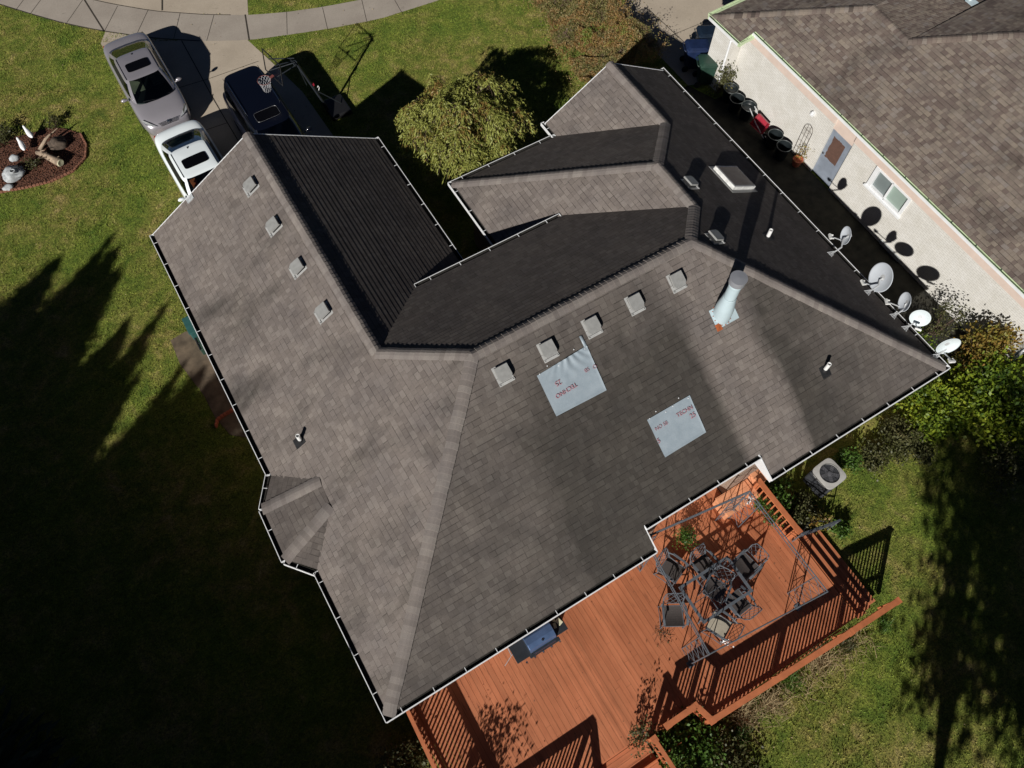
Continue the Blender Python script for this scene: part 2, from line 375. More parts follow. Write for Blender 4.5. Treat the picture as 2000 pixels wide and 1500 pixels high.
M['fan_grey'] = plain('fan_grey', (.09, .09, .10), .6, 0, .1, 8)
M['ac_dark'] = plain('ac_dark', (.035, .037, .042), .6, 0, .2, 8)
M['p_grey'] = plain('paint_warm_grey', (.36, .34, .37), .3, .45, .03, 2, coat=.8)
M['p_white'] = plain('paint_white', (.80, .86, .88), .3, 0, .02, 2, coat=.8)
M['p_navy'] = plain('paint_navy', (.002, .003, .008), .3, .0, .05, 2, coat=.35)
M['p_trim'] = plain('black_trim', (.01, .01, .011), .5, 0, .1, 5)
M['chrome'] = plain('chrome', (.6, .6, .6), .15, 1, .05, 5)
M['lamp_glass'] = plain('lamp_glass', (.45, .46, .47), .1, .5, .2, 18)
M['tail'] = plain('tail_lamp', (.30, .01, .01), .2, 0, .1, 5)
M['tyre'] = plain('tyre', (.014, .014, .014), .8, 0, .2, 12)
M['alloy'] = plain('alloy', (.35, .35, .36), .35, .7, .1, 5)
M['autoglass'] = plain('auto_glass', (.025, .038, .036), .06, 0, .5, 1.6, spec=.9)
def autoglass():
    t = NT('auto_glass'); tr = t.n('BsdfTransparent'); tr.inputs[0].default_value = (.42, .50, .47, 1); gl = t.n('BsdfGlossy'); gl.inputs[0].default_value = (.9, .95, 1, 1); gl.inputs[1].default_value = .03
    fr = t.n('Fresnel'); fr.inputs[0].default_value = 1.6; mx = t.n('MixShader'); t.l(fr.outputs[0], mx.inputs[0]); t.l(tr.outputs[0], mx.inputs[1]); t.l(gl.outputs[0], mx.inputs[2]); t.l(mx.outputs[0], t.out.inputs[0]); return t.m
M['autoglass'] = autoglass()
M['seatbeige'] = plain('beige_seat', (.28, .25, .19), .8, 0, .1, 6)
M['seatorange'] = plain('orange_seat', (.55, .13, .05), .8, 0, .1, 6)
M['hood_sky_blue'] = plain('grill_hood', (.10, .16, .30), .28, .45, .2, 3)  # blue of the reflected sky put into the hood's base colour
M['grill_dark'] = plain('grill_dark', (.03, .035, .042), .45, .2, .15, 6)
M['cream'] = plain('cream_cloth', (.62, .60, .42), .8, 0, .1, 12)
M['acrylic'] = M['clear']
M['net'] = plain('net_cord', (.45, .45, .47), .8, 0, .1, 10)
M['teal'] = plain('teal_plastic', (.03, .10, .095), .4, 0, .15, 6)

# ------------------------------------------------------------------ foliage helpers
def leaves(P, D, L, W, rand=.6, fold=True):
    """diamond leaves: points P (n,3), directions D (n,3), length, width arrays"""
    n = len(P); D = D + rng.normal(0, rand, (n, 3)); D /= np.linalg.norm(D, axis=1)[:, None] + 1e-9
    S = np.cross(D, rng.normal(0, 1, (n, 3))); S /= np.linalg.norm(S, axis=1)[:, None] + 1e-9
    L = np.broadcast_to(L, n)[:, None] * rng.uniform(.7, 1.3, (n, 1)); W = np.broadcast_to(W, n)[:, None] * rng.uniform(.7, 1.3, (n, 1))
    V = np.stack([P - D * L / 2, P + S * W / 2, P + D * L / 2, P - S * W / 2], 1).reshape(-1, 3)
    F = np.arange(4 * n).reshape(n, 4); return V, F
def cat(parts):
    Vs, Fs, o = [], [], 0
    for V, F in parts: Vs.append(V); Fs.append(F + o); o += len(V)
    return np.concatenate(Vs), np.concatenate(Fs)
def shrub(name, label, catg, c, rad, h, n, lf, size, group=None, stems=10, clump=14, z0=0.05, up=.3, density=1.0, elong=1.6):
    """shrub from leaf clumps set through its volume, on stems"""
    o = thing(name, label, catg, (c[0], c[1], c[2] if len(c) > 2 else 0), 0, group)
    K = clump; cc = []
    while len(cc) < K:
        p = rng.uniform(-1, 1, 3)
        if p[0] ** 2 + p[1] ** 2 < 1 and (p[0] ** 2 + p[1] ** 2) * .8 + max(0, p[2]) ** 2 < 1: cc.append(p)
    cc = np.array(cc); zz = z0 + (cc[:, 2] * .5 + .5) * h * .9
    cl = np.stack([cc[:, 0] * rad * .85, cc[:, 1] * rad * .85, zz], 1)
    idx = rng.integers(0, K, n); r = rng.normal(0, 1, (n, 3)) * np.array([rad, rad, h * .6]) * .23
    P = cl[idx] + r; P[:, 2] = np.clip(P[:, 2], .03, h * 1.1)
    D = r + np.array([0, 0, up]); V, F = leaves(P, D, size * elong, size, .8)
    npmesh('foliage', V, F, lf, o, local=True)
    mb = MB()
    for k in range(min(stems, K)):
        e = cl[k]; b = Vector((e[0] * .15, e[1] * .15, 0)); m_ = Vector((e[0] * .5, e[1] * .5, e[2] * .6))
        mb.tube([b, m_, Vector(e)], [.018, .012, .005], 5)
    mb.build('stem', M['twig'], o, local=True); return o

# ------------------------------------------------------------------ ground
def sheet(name, polys, z, mat):
    mb = MB()
    for P in polys: mb.face([(p[0], p[1], z) for p in P])
    o = mb.build(name, mat); o['kind'] = 'structure'; return o
sheet('lawn', [[(-400, -400), (400, -400), (400, 400), (-400, 400)]], 0, M['lawn'])
lower = [(-260, -95), (-120, -32), (0, 9), (65, 29), (125, 46), (200, 61), (300, 75), (400, 81), (485, 79), (560, 69), (640, 57), (740, 38), (800, 19), (860, 0), (1000, -55)]
upper = [(-60, -110), (20, -62), (100, -22), (190, 2), (230, 10), (300, 22), (400, 29), (485, 30), (560, 24), (630, 14), (715, -2), (790, -30), (920, -90)]
LO = [at(*q) for q in lower]; UP = [at(*q) for q in upper]
def strip(A, B):
    def res(L, n=40):
        d = [0]
        for a, b in zip(L, L[1:]): d.append(d[-1] + (b - a).length)
        out = []
        for k in range(n + 1):
            s_ = d[-1] * k / n; i = max(j for j in range(len(d)) if d[j] <= s_ + 1e-9); i = min(i, len(L) - 2)
            out.append(L[i].lerp(L[i + 1], (s_ - d[i]) / (d[i + 1] - d[i])))
        return out
    a, b = res(A), res(B); return [[a[i], a[i + 1], b[i + 1], b[i]] for i in range(len(a) - 1)], a, b
sp, ra, rb = strip(LO, UP)
sheet('pavement', sp, .012, M['sidewalk'])
sheet('driveway', [[(-.72, 29.95), (-.62, 17.0), (5.15, 17.0), (5.0, 23.5), (4.62, 25.6), (4.28, 27.25)] + [tuple(at(q[0], q[1] + 2)) for q in [(400, 78), (300, 73), (206, 60)]]], .008, M['concrete'])
sheet('driveway_apron', [[tuple(at(*q)) for q in [(190, 4), (300, 24), (400, 31), (485, 31), (478, -90), (120, -90)]]], .008, M['concrete'])
sheet('neighbour_driveway', [[(17.55, 60), (17.75, 16.3), (19.6, 15.6), (30, 15.0), (27, 60)]], .008, M['concrete'])
mb = MB()
def jline(a, b, wd=.022, z=.016):
    a = Vector((*a[:2], z)); b = Vector((*b[:2], z)); d = (b - a).normalized(); s_ = Vector((-d.y, d.x, 0)) * wd / 2
    mb.face([a - s_, b - s_, b + s_, a + s_])
J = lambda a, b, wd=.02: jline(at(*a), at(*b), wd)
for a, b in [((60, -18), (30, 22)), ((80, 0), (60, 27)), ((162, 0), (130, 46)), ((230, 12), (205, 60)), ((290, 19), (267, 68)), ((352, 26), (340, 75)), ((418, 30), (404, 80)), ((560, 24), (561, 68)), ((630, 15), (640, 58)), ((706, -2), (717, 45)), ((766, -8), (787, 29))]: J(a, b, .02)
for a, b in [((165, 0), (204, 62)), ((479, 29), (487, 79)), ((317, -20), (317, 21))]: J(a, b, .06)
for i in range(8, 22): jline(ra[i], ra[i + 1], .05)
for i in range(7, 22): jline(rb[i], rb[i + 1], .035)
J((355, 80), (420, 199), .035); J((420, 199), (480, 300), .035)
J((412, 153), (505, 120), .025); J((412, 153), (330, 178), .025); J((445, 240), (380, 262), .025)
J((1345, 0), (1480, -70)); J((1384, 40), (1290, 78)); J((1268, 20), (1390, 133), .03)
mb.build('pavement_joint', M['joint'])['kind'] = 'structure'
BED = [at(*q) for q in [(-60, 395), (0, 377), (50, 368), (100, 356), (145, 335), (168, 310), (170, 285), (158, 262), (128, 252), (95, 250), (60, 262), (20, 270), (-60, 285)]]
sheet('mulch_bed', [[(p.x, p.y) for p in BED]], .03, M['mulch'])
sheet('side_strip', [[(15.0, 2.6), (18.95, 2.6), (19.0, 15.2), (18.2, 15.2), (17.75, 16.3), (17.0, 16.3), (15.0, 15.1)]], .006, M['dark_soil'])
sheet('side_path', [[tuple(at(*q)) for q in [(333, 665), (362, 648), (400, 640), (520, 860), (450, 850), (420, 815), (398, 772), (352, 712)]]], .01, M['soil'])
# stone edging of bed
e = thing('bed_edging', 'low terracotta coloured edging curving round the mulch bed with statues', 'edging', tuple(BED[2]))
mb = MB()
for a, b in zip(BED[1:7], BED[2:8]):
    n = max(1, int((b - a).length / .12))
    for k in range(n):
        p = a.lerp(b, (k + .5) / n); mb.box((p.x, p.y, .045), (.11, .07, .09), math.atan2(b.y - a.y, b.x - a.x) + random.uniform(-.1, .1))
mb.build('edging_block', M['soil_red'], e, bev=.012)

# grass blades where the lawn is seen
def inpoly(P, poly):
    x, y = P[:, 0], P[:, 1]; c = np.zeros(len(P), bool); n = len(poly)
    for i in range(n):
        x1, y1 = poly[i][:2]; x2, y2 = poly[i - 1][:2]
        if y1 == y2: continue
        c ^= ((y1 > y) != (y2 > y)) & (x < (x2 - x1) * (y - y1) / (y2 - y1) + x1)
    return c
def grass():
    fr = [at(*q) for q in [(-40, -40), (2040, -40), (2040, 1540), (-40, 1540)]]
    N = 900000; P = np.stack([rng.uniform(-12, 33, N), rng.uniform(-8, 36, N)], 1)
    k = inpoly(P, fr)
    for q in ([(-1.9, 2.0), (15.2, 2.0), (15.2, 15.2), (5.6, 15.2), (5.6, 17.4), (-1.9, 17.4)], [(15.2, 3.0), (19.0, 3.0), (19.0, 16.0), (15.2, 15.3)], [(18.4, -3), (60, -3), (60, 60), (17.6, 60), (17.6, 16.3)],
              [(-.72, 29.95), (-.62, 17.0), (5.15, 17.0), (5.0, 23.5), (4.62, 25.6), (4.28, 27.25), (-.6, 29.9)], [(-1.6, -1.8), (9.7, -1.9), (9.7, 2.5), (-1.6, 2.5)],
              [tuple(p) for p in BED], [tuple(p) for p in LO] + [tuple(p) for p in UP[::-1]], [tuple(at(*q)) for q in [(190, 4), (300, 24), (485, 31), (478, -90), (120, -90)]],
              [tuple(at(*q)) for q in [(333, 665), (362, 648), (400, 640), (520, 860), (450, 850), (420, 815), (398, 772), (352, 712)]]):
        k &= ~inpoly(P, q)
    P = P[k]; n = len(P)
    tall = np.sin(P[:, 0] * 1.7 + np.cos(P[:, 1] * 1.3) * 2) * np.sin(P[:, 1] * 2.1 + P[:, 0] * .6)
    h = rng.uniform(.02, .06, n) * (1 + .4 * tall); a = rng.uniform(0, 2 * np.pi, n); wd = rng.uniform(.007, .017, n)
    B = np.c_[P, np.zeros(n)]; S = np.c_[np.cos(a), np.sin(a), np.zeros(n)] * wd[:, None]
    le = rng.normal(0, .55, (n, 2)) * h[:, None]; T = B + np.c_[le, h]
    V = np.stack([B - S, B + S, T], 1).reshape(-1, 3); F = np.arange(3 * n).reshape(n, 3)
    o = npmesh('grass', V, F, M['blade']); tag(o, 'short green and straw coloured lawn grass round the houses', 'grass', kind='stuff')
grass()

# ------------------------------------------------------------------ main house
p_ = .5833; EZ = 2.8
house = thing('main_house', 'long brick house with grey brown shingle roof of many hips filling the photo', 'house', (6.5, 7.5, 0))
def clip(P, f0, f1, lo, hi):
    """clip convex polygon P (list of (pt3, v)) to lo<=v<=hi"""
    for sgn, lim in ((1, lo), (-1, hi)):
        out = []
        for i in range(len(P)):
            a, b = P[i - 1], P[i]; da, db = sgn * (a[1] - lim), sgn * (b[1] - lim)
            if (da >= 0) != (db >= 0):
                t = da / (da - db); out.append((a[0].lerp(b[0], t), lim))
            if db >= 0: out.append(b)
        P = out
        if not P: break
    return P
def slope(mb, polys, mi, t=.014, ex=.143, zref=0.0):
    t0 = .0062 if mi == 2 else t
    """shingle courses: each course a strip whose butt edge stands proud of the one below"""
    for P in polys:
        P = [Vector(q) for q in P]; nrm = Vector((0, 0, 0))
        for i in range(len(P)): nrm += P[i - 1].cross(P[i])
        nrm.normalize()
        if nrm.z < 0: nrm = -nrm; P = P[::-1]
        down = Vector((nrm.x, nrm.y, 0)).normalized(); hu = Vector((-down.y, down.x, 0)); sn = math.hypot(nrm.x, nrm.y)
        Q = [(q, (q.z - zref) / sn) for q in P]; v0 = min(v for _, v in Q); v1 = max(v for _, v in Q)
        for k in range(int(math.floor(v0 / ex)), int(math.ceil(v1 / ex))):
            S = clip(Q, 0, 0, k * ex, (k + 1) * ex)
            if len(S) < 3: continue
            t = t0 * (1 + .22 * math.sin(k * 12.9898) * math.sin(k * 4.1))
            pts = []; uv = []
            for q, v in S:
                off = t * (1 - (v - k * ex) / ex) + .001; pts.append(q + nrm * off); uv.append((hu.dot(q) + 50, v + (1e-4 if v - k * ex < 1e-6 else -1e-4)))
            mb.face(pts, mi, uv)
            low = [i for i, (q, v) in enumerate(S) if abs(v - k * ex) < 1e-6]
            if len(low) == 2:
                a, b = S[low[0]][0], S[low[1]][0]
                if (a - b).length > 1e-4:
                    if (b - a).dot(hu) < 0: a, b = b, a
                    mb.face([a - nrm * .002, b - nrm * .002, b + nrm * (t + .001), a + nrm * (t + .001)][::-1], mi,
                            [(hu.dot(q) + 50, k * ex + .02) for q in (a, b, b, a)])
zl = lambda x: EZ + p_ * (x + 1.81)
zr = lambda x: EZ + p_ * (15.09 - x)
zd = lambda y: EZ + p_ * (y - 2.14)
RZ = zd(7.51); zc = lambda y: RZ - p_ * (y - 7.51)
mb = MB()
L3 = lambda pts, f, ax: [[(x, y, f(x if ax == 'x' else y)) for x, y in pts]]
slope(mb, L3([(-1.81, 9.235), (1.835, 9.235), (1.835, 17.38), (-1.81, 17.38)], zl, 'x') + L3([(-1.81, 2.14), (3.56, 7.51), (1.835, 9.235), (-1.81, 9.235)], zl, 'x'), 0)
# bay
b1, b2, b3, b4 = Vector((-1.80, 8.66, 2.80)), Vector((-2.33, 7.93, 2.80)), Vector((-2.36, 6.49, 2.80)), Vector((-1.80, 5.87, 2.80))
A1, A2 = Vector((-.78, 7.62, zl(-.78) + .012)), Vector((-.84, 6.92, zl(-.84) + .012))
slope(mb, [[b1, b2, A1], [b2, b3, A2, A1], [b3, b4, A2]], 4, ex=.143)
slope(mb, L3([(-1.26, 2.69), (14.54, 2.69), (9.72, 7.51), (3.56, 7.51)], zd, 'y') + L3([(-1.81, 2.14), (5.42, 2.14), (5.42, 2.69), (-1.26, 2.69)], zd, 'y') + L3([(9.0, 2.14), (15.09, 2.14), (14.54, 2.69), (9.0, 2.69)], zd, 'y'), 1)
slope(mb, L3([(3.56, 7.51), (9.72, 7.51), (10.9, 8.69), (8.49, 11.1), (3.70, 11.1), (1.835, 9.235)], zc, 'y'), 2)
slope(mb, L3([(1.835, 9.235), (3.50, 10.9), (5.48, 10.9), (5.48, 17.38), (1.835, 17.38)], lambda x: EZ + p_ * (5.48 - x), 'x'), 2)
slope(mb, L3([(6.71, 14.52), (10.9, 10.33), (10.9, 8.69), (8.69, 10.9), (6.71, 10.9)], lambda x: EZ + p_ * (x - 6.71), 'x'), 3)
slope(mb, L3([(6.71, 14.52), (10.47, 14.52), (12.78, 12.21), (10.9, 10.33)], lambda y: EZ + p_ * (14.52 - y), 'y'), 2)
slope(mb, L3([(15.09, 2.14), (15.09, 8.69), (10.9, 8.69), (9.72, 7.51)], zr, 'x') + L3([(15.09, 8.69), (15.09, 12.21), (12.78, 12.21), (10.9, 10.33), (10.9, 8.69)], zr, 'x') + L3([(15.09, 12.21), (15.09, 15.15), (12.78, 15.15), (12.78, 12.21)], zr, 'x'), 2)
slope(mb, L3([(12.78, 12.21), (10.47, 14.52), (10.47, 15.15), (12.78, 15.15)], lambda x: EZ + p_ * (x - 10.47), 'x'), 3)
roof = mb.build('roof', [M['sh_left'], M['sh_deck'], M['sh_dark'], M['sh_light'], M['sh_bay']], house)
def ridge(segs, parent, mat, half=.155, drop=.07, ex=.145, name='ridge_cap'):
    for a, b in segs:
        a = Vector(a); b = Vector(b); d = b - a; L = d.length; d.normalize(); n = int(L / ex)
        s_ = Vector((-d.y, d.x, 0)).normalized(); mb = MB(); sd_ = random.random() * 50
        for k in range(n + 1):
            p0 = a + d * (L * k / (n + 1) - .03); p1 = a + d * (L * (k + 1) / (n + 1)); j = random.uniform(-.006, .006)
            l0, l1 = .052, .030
            def row(p, l): return [p + s_ * (q * half + j) + Vector((0, 0, l - drop * abs(q) ** 1.6)) for q in (-1, -.5, 0, .5, 1)]
            A, B = row(p0, l0), row(p1, l1); u = sd_ + k * .61; uv = [(u, .07 + .143 * (k % 9))] * 4
            for i in range(4): mb.face([A[i], B[i], B[i + 1], A[i + 1]][::-1], 0, uv)
            A2_ = [q - Vector((0, 0, .03)) for q in A]
            for i in range(4): mb.face([A[i], A[i + 1], A2_[i + 1], A2_[i]][::-1], 0, uv)
            mb.face([A[0], A2_[0], B[0]], 0, uv[:3]); mb.face([A[4], B[4], A2_[4]], 0, uv[:3])
        mb.build(name, mat, parent)
GZ = zl(1.835); CZ = EZ + p_ * 4.19; FZ = EZ + p_ * 2.31
ridge([((1.835, 17.38, GZ), (1.835, 9.235, GZ))], roof, M['sh_cap'], drop=.085)
ridge([((1.835, 9.235, GZ), (3.56, 7.51, RZ)), ((-1.81, 2.14, EZ), (3.56, 7.51, RZ)), ((15.09, 2.14, EZ), (9.72, 7.51, RZ)), ((10.9, 8.69, CZ), (9.72, 7.51, RZ)),
       ((6.71, 14.52, EZ), (10.9, 10.33, CZ)), ((12.78, 12.21, FZ), (10.9, 10.33, CZ))], roof, M['sh_cap'], drop=.06)
ridge([((3.56, 7.51, RZ), (9.72, 7.51, RZ)), ((10.9, 10.33, CZ), (10.9, 8.69, CZ)), ((12.78, 15.15, FZ), (12.78, 12.21, FZ))], roof, M['sh_cap'], drop=.085)
ridge([(b2 + Vector((0, 0, .0)), A1), (b3, A2)], roof, M['sh_cap'], half=.15, drop=.035)
# gutters: open troughs with a white lip, dark inside faces, and hangers
def gutter(pts, closed=False, parent=None, wd=.115, mats=None, hang=.8, name='gutter', lip=.014):
    parent = parent or house; mats = mats or [M['white'], M['gutter_dark']]
    for (a, b, out, ha) in pts:
        a = Vector(a); b = Vector(b); d = (b - a); L = d.length; d.normalize(); o_ = Vector(out).normalized(); mb = MB()
        z = Vector((0, 0, 1))
        def q(t_, u, h): return a + d * t_ + o_ * u + z * h
        mb.face([q(0, 0, -.11), q(L, 0, -.11), q(L, wd, -.11), q(0, wd, -.11)], 0)
        mb.face([q(0, .003, -.075), q(L, .003, -.075), q(L, wd - .004, -.075), q(0, wd - .004, -.075)], 1)
        mb.face([q(0, 0, -.11), q(0, 0, .0), q(L, 0, 0), q(L, 0, -.11)], 1 if mats[0] == M['white'] else 0)
        mb.face([q(0, wd - .002, -.11), q(L, wd - .002, -.11), q(L, wd - .002, -.01), q(0, wd - .002, -.01)], 1)
        mb.box((a + b) / 2 + o_ * (wd + .006) + z * -.058, (L, .012, .104), math.atan2(d.y, d.x), 0)
        mb.box((a + b) / 2 + o_ * (wd) + z * -.002, (L, lip, .012), math.atan2(d.y, d.x), 0)
        for e_ in (0, L): mb.box(q(e_, wd / 2, -.055), (.006, wd, .11), math.atan2(d.y, d.x), 0)
        n = max(1, int(L / hang))
        for k in range(n): mb.box(q(L * (k + ha) / n, wd / 2, -.005), (.016, wd, .006), math.atan2(d.y, d.x), 0)
        mb.build(name, mats, parent)
g = EZ + .005
gutter([((-1.81, 17.40, g), (-1.81, 8.70, g), (-1, 0, 0), .4), ((-1.81, 5.85, g), (-1.81, 2.03, g), (-1, 0, 0), .3),
        ((-1.83, 8.68, g), (-2.33, 7.93, g), (-.8, .5, 0), .4), ((-2.33, 7.93, g), (-2.36, 6.49, g), (-1, 0, 0), .4), ((-2.36, 6.49, g), (-1.84, 5.86, g), (-.7, -.6, 0), .4),
        ((-1.92, 2.14, g), (5.42, 2.14, g), (0, -1, 0), .5), ((9.0, 2.14, g), (15.2, 2.14, g), (0, -1, 0), .5), ((5.44, 2.69, zd(2.69) + .005), (8.98, 2.69, zd(2.69) + .005), (0, -1, 0), .5),
        ((15.09, 2.03, g), (15.09, 15.25, g), (1, 0, 0), .5), ((5.48, 11.2, g), (5.48, 17.40, g), (1, 0, 0), .5),
        ((3.75, 11.1, zc(11.1) + .005), (8.40, 11.1, zc(11.1) + .005), (0, 1, 0), .5), ((6.71, 11.2, g), (6.71, 14.63, g), (-1, 0, 0), .5),
        ((6.60, 14.52, g), (10.36, 14.52, g), (0, 1, 0), .5), ((10.47, 14.63, g), (10.47, 15.25, g), (-1, 0, 0), .5)])
# fascia, rake boards, soffit
mb = MB()
def fas(a, b, t=.022, h=.17, dz=-.095): 
    a = Vector(a); b = Vector(b); d = b - a; mb.box((a + b) / 2 + Vector((0, 0, dz)), (d.length, t, h), math.atan2(d.y, d.x))
for a, b in [((-1.78, 17.3, EZ), (-1.78, 2.2, EZ)), ((-1.8, 2.17, EZ), (5.40, 2.17, EZ)), ((9.02, 2.17, EZ), (15.05, 2.17, EZ)), ((5.4, 2.72, zd(2.69)), (9.02, 2.72, zd(2.69))),
             ((15.06, 2.2, EZ), (15.06, 15.1, EZ)), ((5.45, 11, EZ), (5.45, 17.3, EZ)), ((3.7, 11.07, zc(11.1)), (8.4, 11.07, zc(11.1))), ((6.74, 11, EZ), (6.74, 14.4, EZ)), ((6.75, 14.49, EZ), (10.45, 14.49, EZ)), ((10.50, 14.6, EZ), (10.50, 15.1, EZ))]: fas(a, b)
for X0, x1, Y, zt in ((-1.81, 1.835, 17.39, GZ), (5.48, 1.835, 17.39, GZ), (10.47, 12.78, 15.16, FZ), (15.09, 12.78, 15.16, FZ)):
    mb.beam((X0, Y, EZ - .08), (x1, Y, zt - .08), .025, .17)
for x in (5.43, 8.99):                                   # triangular ends of the raised eave over the deck
    P = [(x - .012, 2.03, EZ - .19), (x - .012, 2.80, EZ - .19), (x - .012, 2.80, zd(2.80) - .01), (x - .012, 2.03, EZ + .0)]
    Q = [(x + .012, b_, c_) for _, b_, c_ in P]; mb.face(P); mb.face(Q[::-1])
    for i in range(4): mb.face([P[i - 1], P[i], Q[i], Q[i - 1]][::-1])
mb.build('fascia', M['white'], house)
mb = MB()
for P in ([(-1.77, 2.2), (5.4, 2.2), (5.4, 3.2), (9.0, 3.2), (9.0, 2.2), (15.04, 2.2), (15.04, 15.0), (10.5, 15.0), (10.5, 14.45), (6.75, 14.45), (6.75, 11.0), (5.44, 11.0), (5.44, 17.2), (-1.77, 17.2)],):
    mb.face([(x, y, 2.62) for x, y in P])
mb.face([(-1.77, 8.6, 2.63), (-2.3, 7.9, 2.63), (-2.33, 6.5, 2.63), (-1.77, 5.9, 2.63)])
mb.build('soffit', M['white_dirty'], house)
WALL = [(-1.4, 2.62), (5.9, 2.62), (5.9, 3.25), (8.6, 3.25), (8.6, 2.62), (14.68, 2.62), (14.68, 14.75), (10.9, 14.75), (10.9, 14.1), (7.12, 14.1), (7.12, 10.6), (5.06, 10.6), (5.06, 16.95), (-1.4, 16.95)]
mb = MB(); mb.prism(WALL, 0, 2.62, top=False)
mb.prism([(-1.4, 8.4), (-1.95, 7.8), (-1.98, 6.6), (-1.4, 6.1)], 0, 2.62)
for x0, xm, x1, Y, zt in ((-1.4, 1.835, 5.06, 16.95, GZ - .2), (10.9, 12.78, 14.68, 14.75, FZ - .2)): mb.face([(x0, Y, 2.62), (x1, Y, 2.62), (xm, Y, zt)])
mb.face([(3.4, 10.6, 2.5), (8.9, 10.6, 2.5), (8.9, 10.6, zc(10.6) - .1), (3.4, 10.6, zc(10.6) - .1)])
mb.build('wall', M['brick_tan'], house)
mb = MB(); mb.box((1.85, 16.97, 1.15), (4.9, .06, 2.2)); gd = mb.build('garage_door', M['white_dirty'], house)
mb = MB(); mb.box((6.9, 3.22, 1.65), (1.8, .06, 2.05)); mb.build('patio_door', M['white_dirty'], house)
for cx, Y in ((1.6, 2.6), (12.0, 2.6)):
    mb = MB(); mb.box((cx, Y, 1.7), (1.5, .06, 1.2)); wn = mb.build('window', M['white'], house)
    mb = MB(); mb.box((cx, Y - .032, 1.7), (1.36, .01, 1.06)); mb.build('pane', M['glass_dark'], wn)
# roof vents
def frame(n):
    n = Vector(n).normalized(); down = Vector((n.x, n.y, 0)).normalized(); down = (down - n * down.dot(n)).normalized(); u = n.cross(down)
    return Matrix((u, down, n)).transposed()
def rvent(c, n, s=1.0):
    F_ = frame(n); c = Vector(c); mb = MB(); T = lambda x, y, z: c + F_ @ Vector((x, y, z))
    mb.box(T(0, .05, .012), (.40 * s, .48 * s, .01), M=F_, mi=1)
    k = .165 * s; mb.box(T(0, .0, .07), (k * 1.75, k * 1.75, .11), M=F_, mi=2)
    ring = [(-k, -k * 1.02), (k, -k * 1.02), (k * 1.08, k * .7), (k * .8, k * 1.12), (-k * .8, k * 1.12), (-k * 1.08, k * .7)]
    lo = [T(x * 1.04, y * 1.04, .105) for x, y in ring]; hi = [T(x * .98, y * .98, .15) for x, y in ring]
    mb.add(lo + hi, [(i, (i + 1) % 6, 6 + (i + 1) % 6, 6 + i) for i in range(6)] + [(6, 7, 8, 9, 10, 11)], 0)
    mb.box(T(0, k * 1.5, .03), (.40 * s, .05, .022), M=F_, mi=1)
    for x in (-.17, .17): mb.box(T(x * s, k * 1.5, .045), (.02, .02, .01), M=F_, mi=2)
    mb.build('roof_vent', [M['vent'], M['vent_light'], M['black_rubber']], roof)
nL, nD, nR = (-p_, 0, 1), (0, -p_, 1), (p_, 0, 1)
for x in (3.98, 5.19, 6.42, 7.66, 8.90): rvent((x, 6.93, zd(6.93)), nD)
for y in (15.87, 14.29, 12.72, 11.15): rvent((1.27, y, zl(1.27)), nL)
for x, y in ((11.43, 9.54), (10.55, 7.5)): rvent((x, y, zr(x)), nR)
# plumbing vent pipes
def pipe(c, n, h, fl='black_rubber'):
    F_ = frame(n); c = Vector(c); mb = MB(); mb.box(c + F_ @ Vector((0, .03, .014)), (.27, .32, .012), M=F_, mi=1)
    mb.lathe([(.085, -.03), (.075, .05), (.058, .09)], c, 16, 1); mb.lathe([(.053, -.05), (.053, h), (.040, h), (.040, h - .12), (0, h - .12)], c, 18, 0)
    mb.build('vent_pipe', [M['pvc'], M[fl]], roof)
pipe((-.76, 8.83, zl(-.76)), nL, .32); pipe((11.66, 3.56, zd(3.56)), nD, .36); pipe((12.66, 7.36, zr(12.66)), nR, .34)
# chimney flue: flared lower section, straight pipe, storm collar, flat cap, flashing
fc = Vector((9.64, 5.80, zd(5.80))); F_ = frame(nD)
mb = MB(); mb.box(fc + F_ @ Vector((.06, .02, .018)), (.68, .52, .012), M=F_); fl = mb.build('flashing', M['flue'], roof)
mb = MB(); mb.box(fc + F_ @ Vector((-.22, .24, .026)), (.16, .18, .008), M=F_); mb.build('flashing_rust', M['rust'], fl)
mb = MB()
mb.lathe([(.235, -.13), (.235, .20), (.225, .40), (.175, .72), (.155, .80), (.150, .83), (.150, 1.42)], fc, 32, 0)
mb.lathe([(.158, .80), (.168, .82), (.158, .85)], fc, 32, 0); mb.lathe([(.155, 1.34), (.170, 1.36), (.155, 1.40)], fc, 32, 0)
for k in range(15):
    a = k * .42; mb.box(fc + Vector((math.cos(a) * .235, math.sin(a) * .235, zd(5.8 + math.sin(a) * .235) - fc.z + .025)), (.04, .02, .03), a, 2)
mb.lathe([(.150, 1.42), (.195, 1.44), (.195, 1.60), (.205, 1.605), (.205, 1.63), (0, 1.645)], fc, 32, 1)
mb.build('chimney_flue', [M['flue'], M['flue_cap'], M['rust']], roof, smooth=True).modifiers.new('e', 'EDGE_SPLIT').split_angle = R(35)
# skylight
sc_ = Vector((13.5, 9.72, zr(13.5))); F_ = frame(nR); mb = MB()
mb.box(sc_ + F_ @ Vector((0, 0, .05)), (.90, 1.12, .16), M=F_)
mb.box(sc_ + F_ @ Vector((0, 0, .012)), (1.12, 1.34, .01), M=F_, mi=1)
sk = mb.build('skylight', [M['white_dirty'], M['vent']], roof)
mb = MB(); mb.box(sc_ + F_ @ Vector((0, 0, .138)), (.80, 1.02, .012), M=F_); mb.build('skylight_pane', M['sky_glass'], sk)
# small brick coloured patch at the garage rake
mb = MB(); q = onplane(372, 388, EZ + p_ * 1.81, p_, 0); mb.box(q + frame(nL) @ Vector((0, 0, .02)), (.18, .26, .03), M=frame(nL)); mb.build('roof_patch', M['stone'], roof)
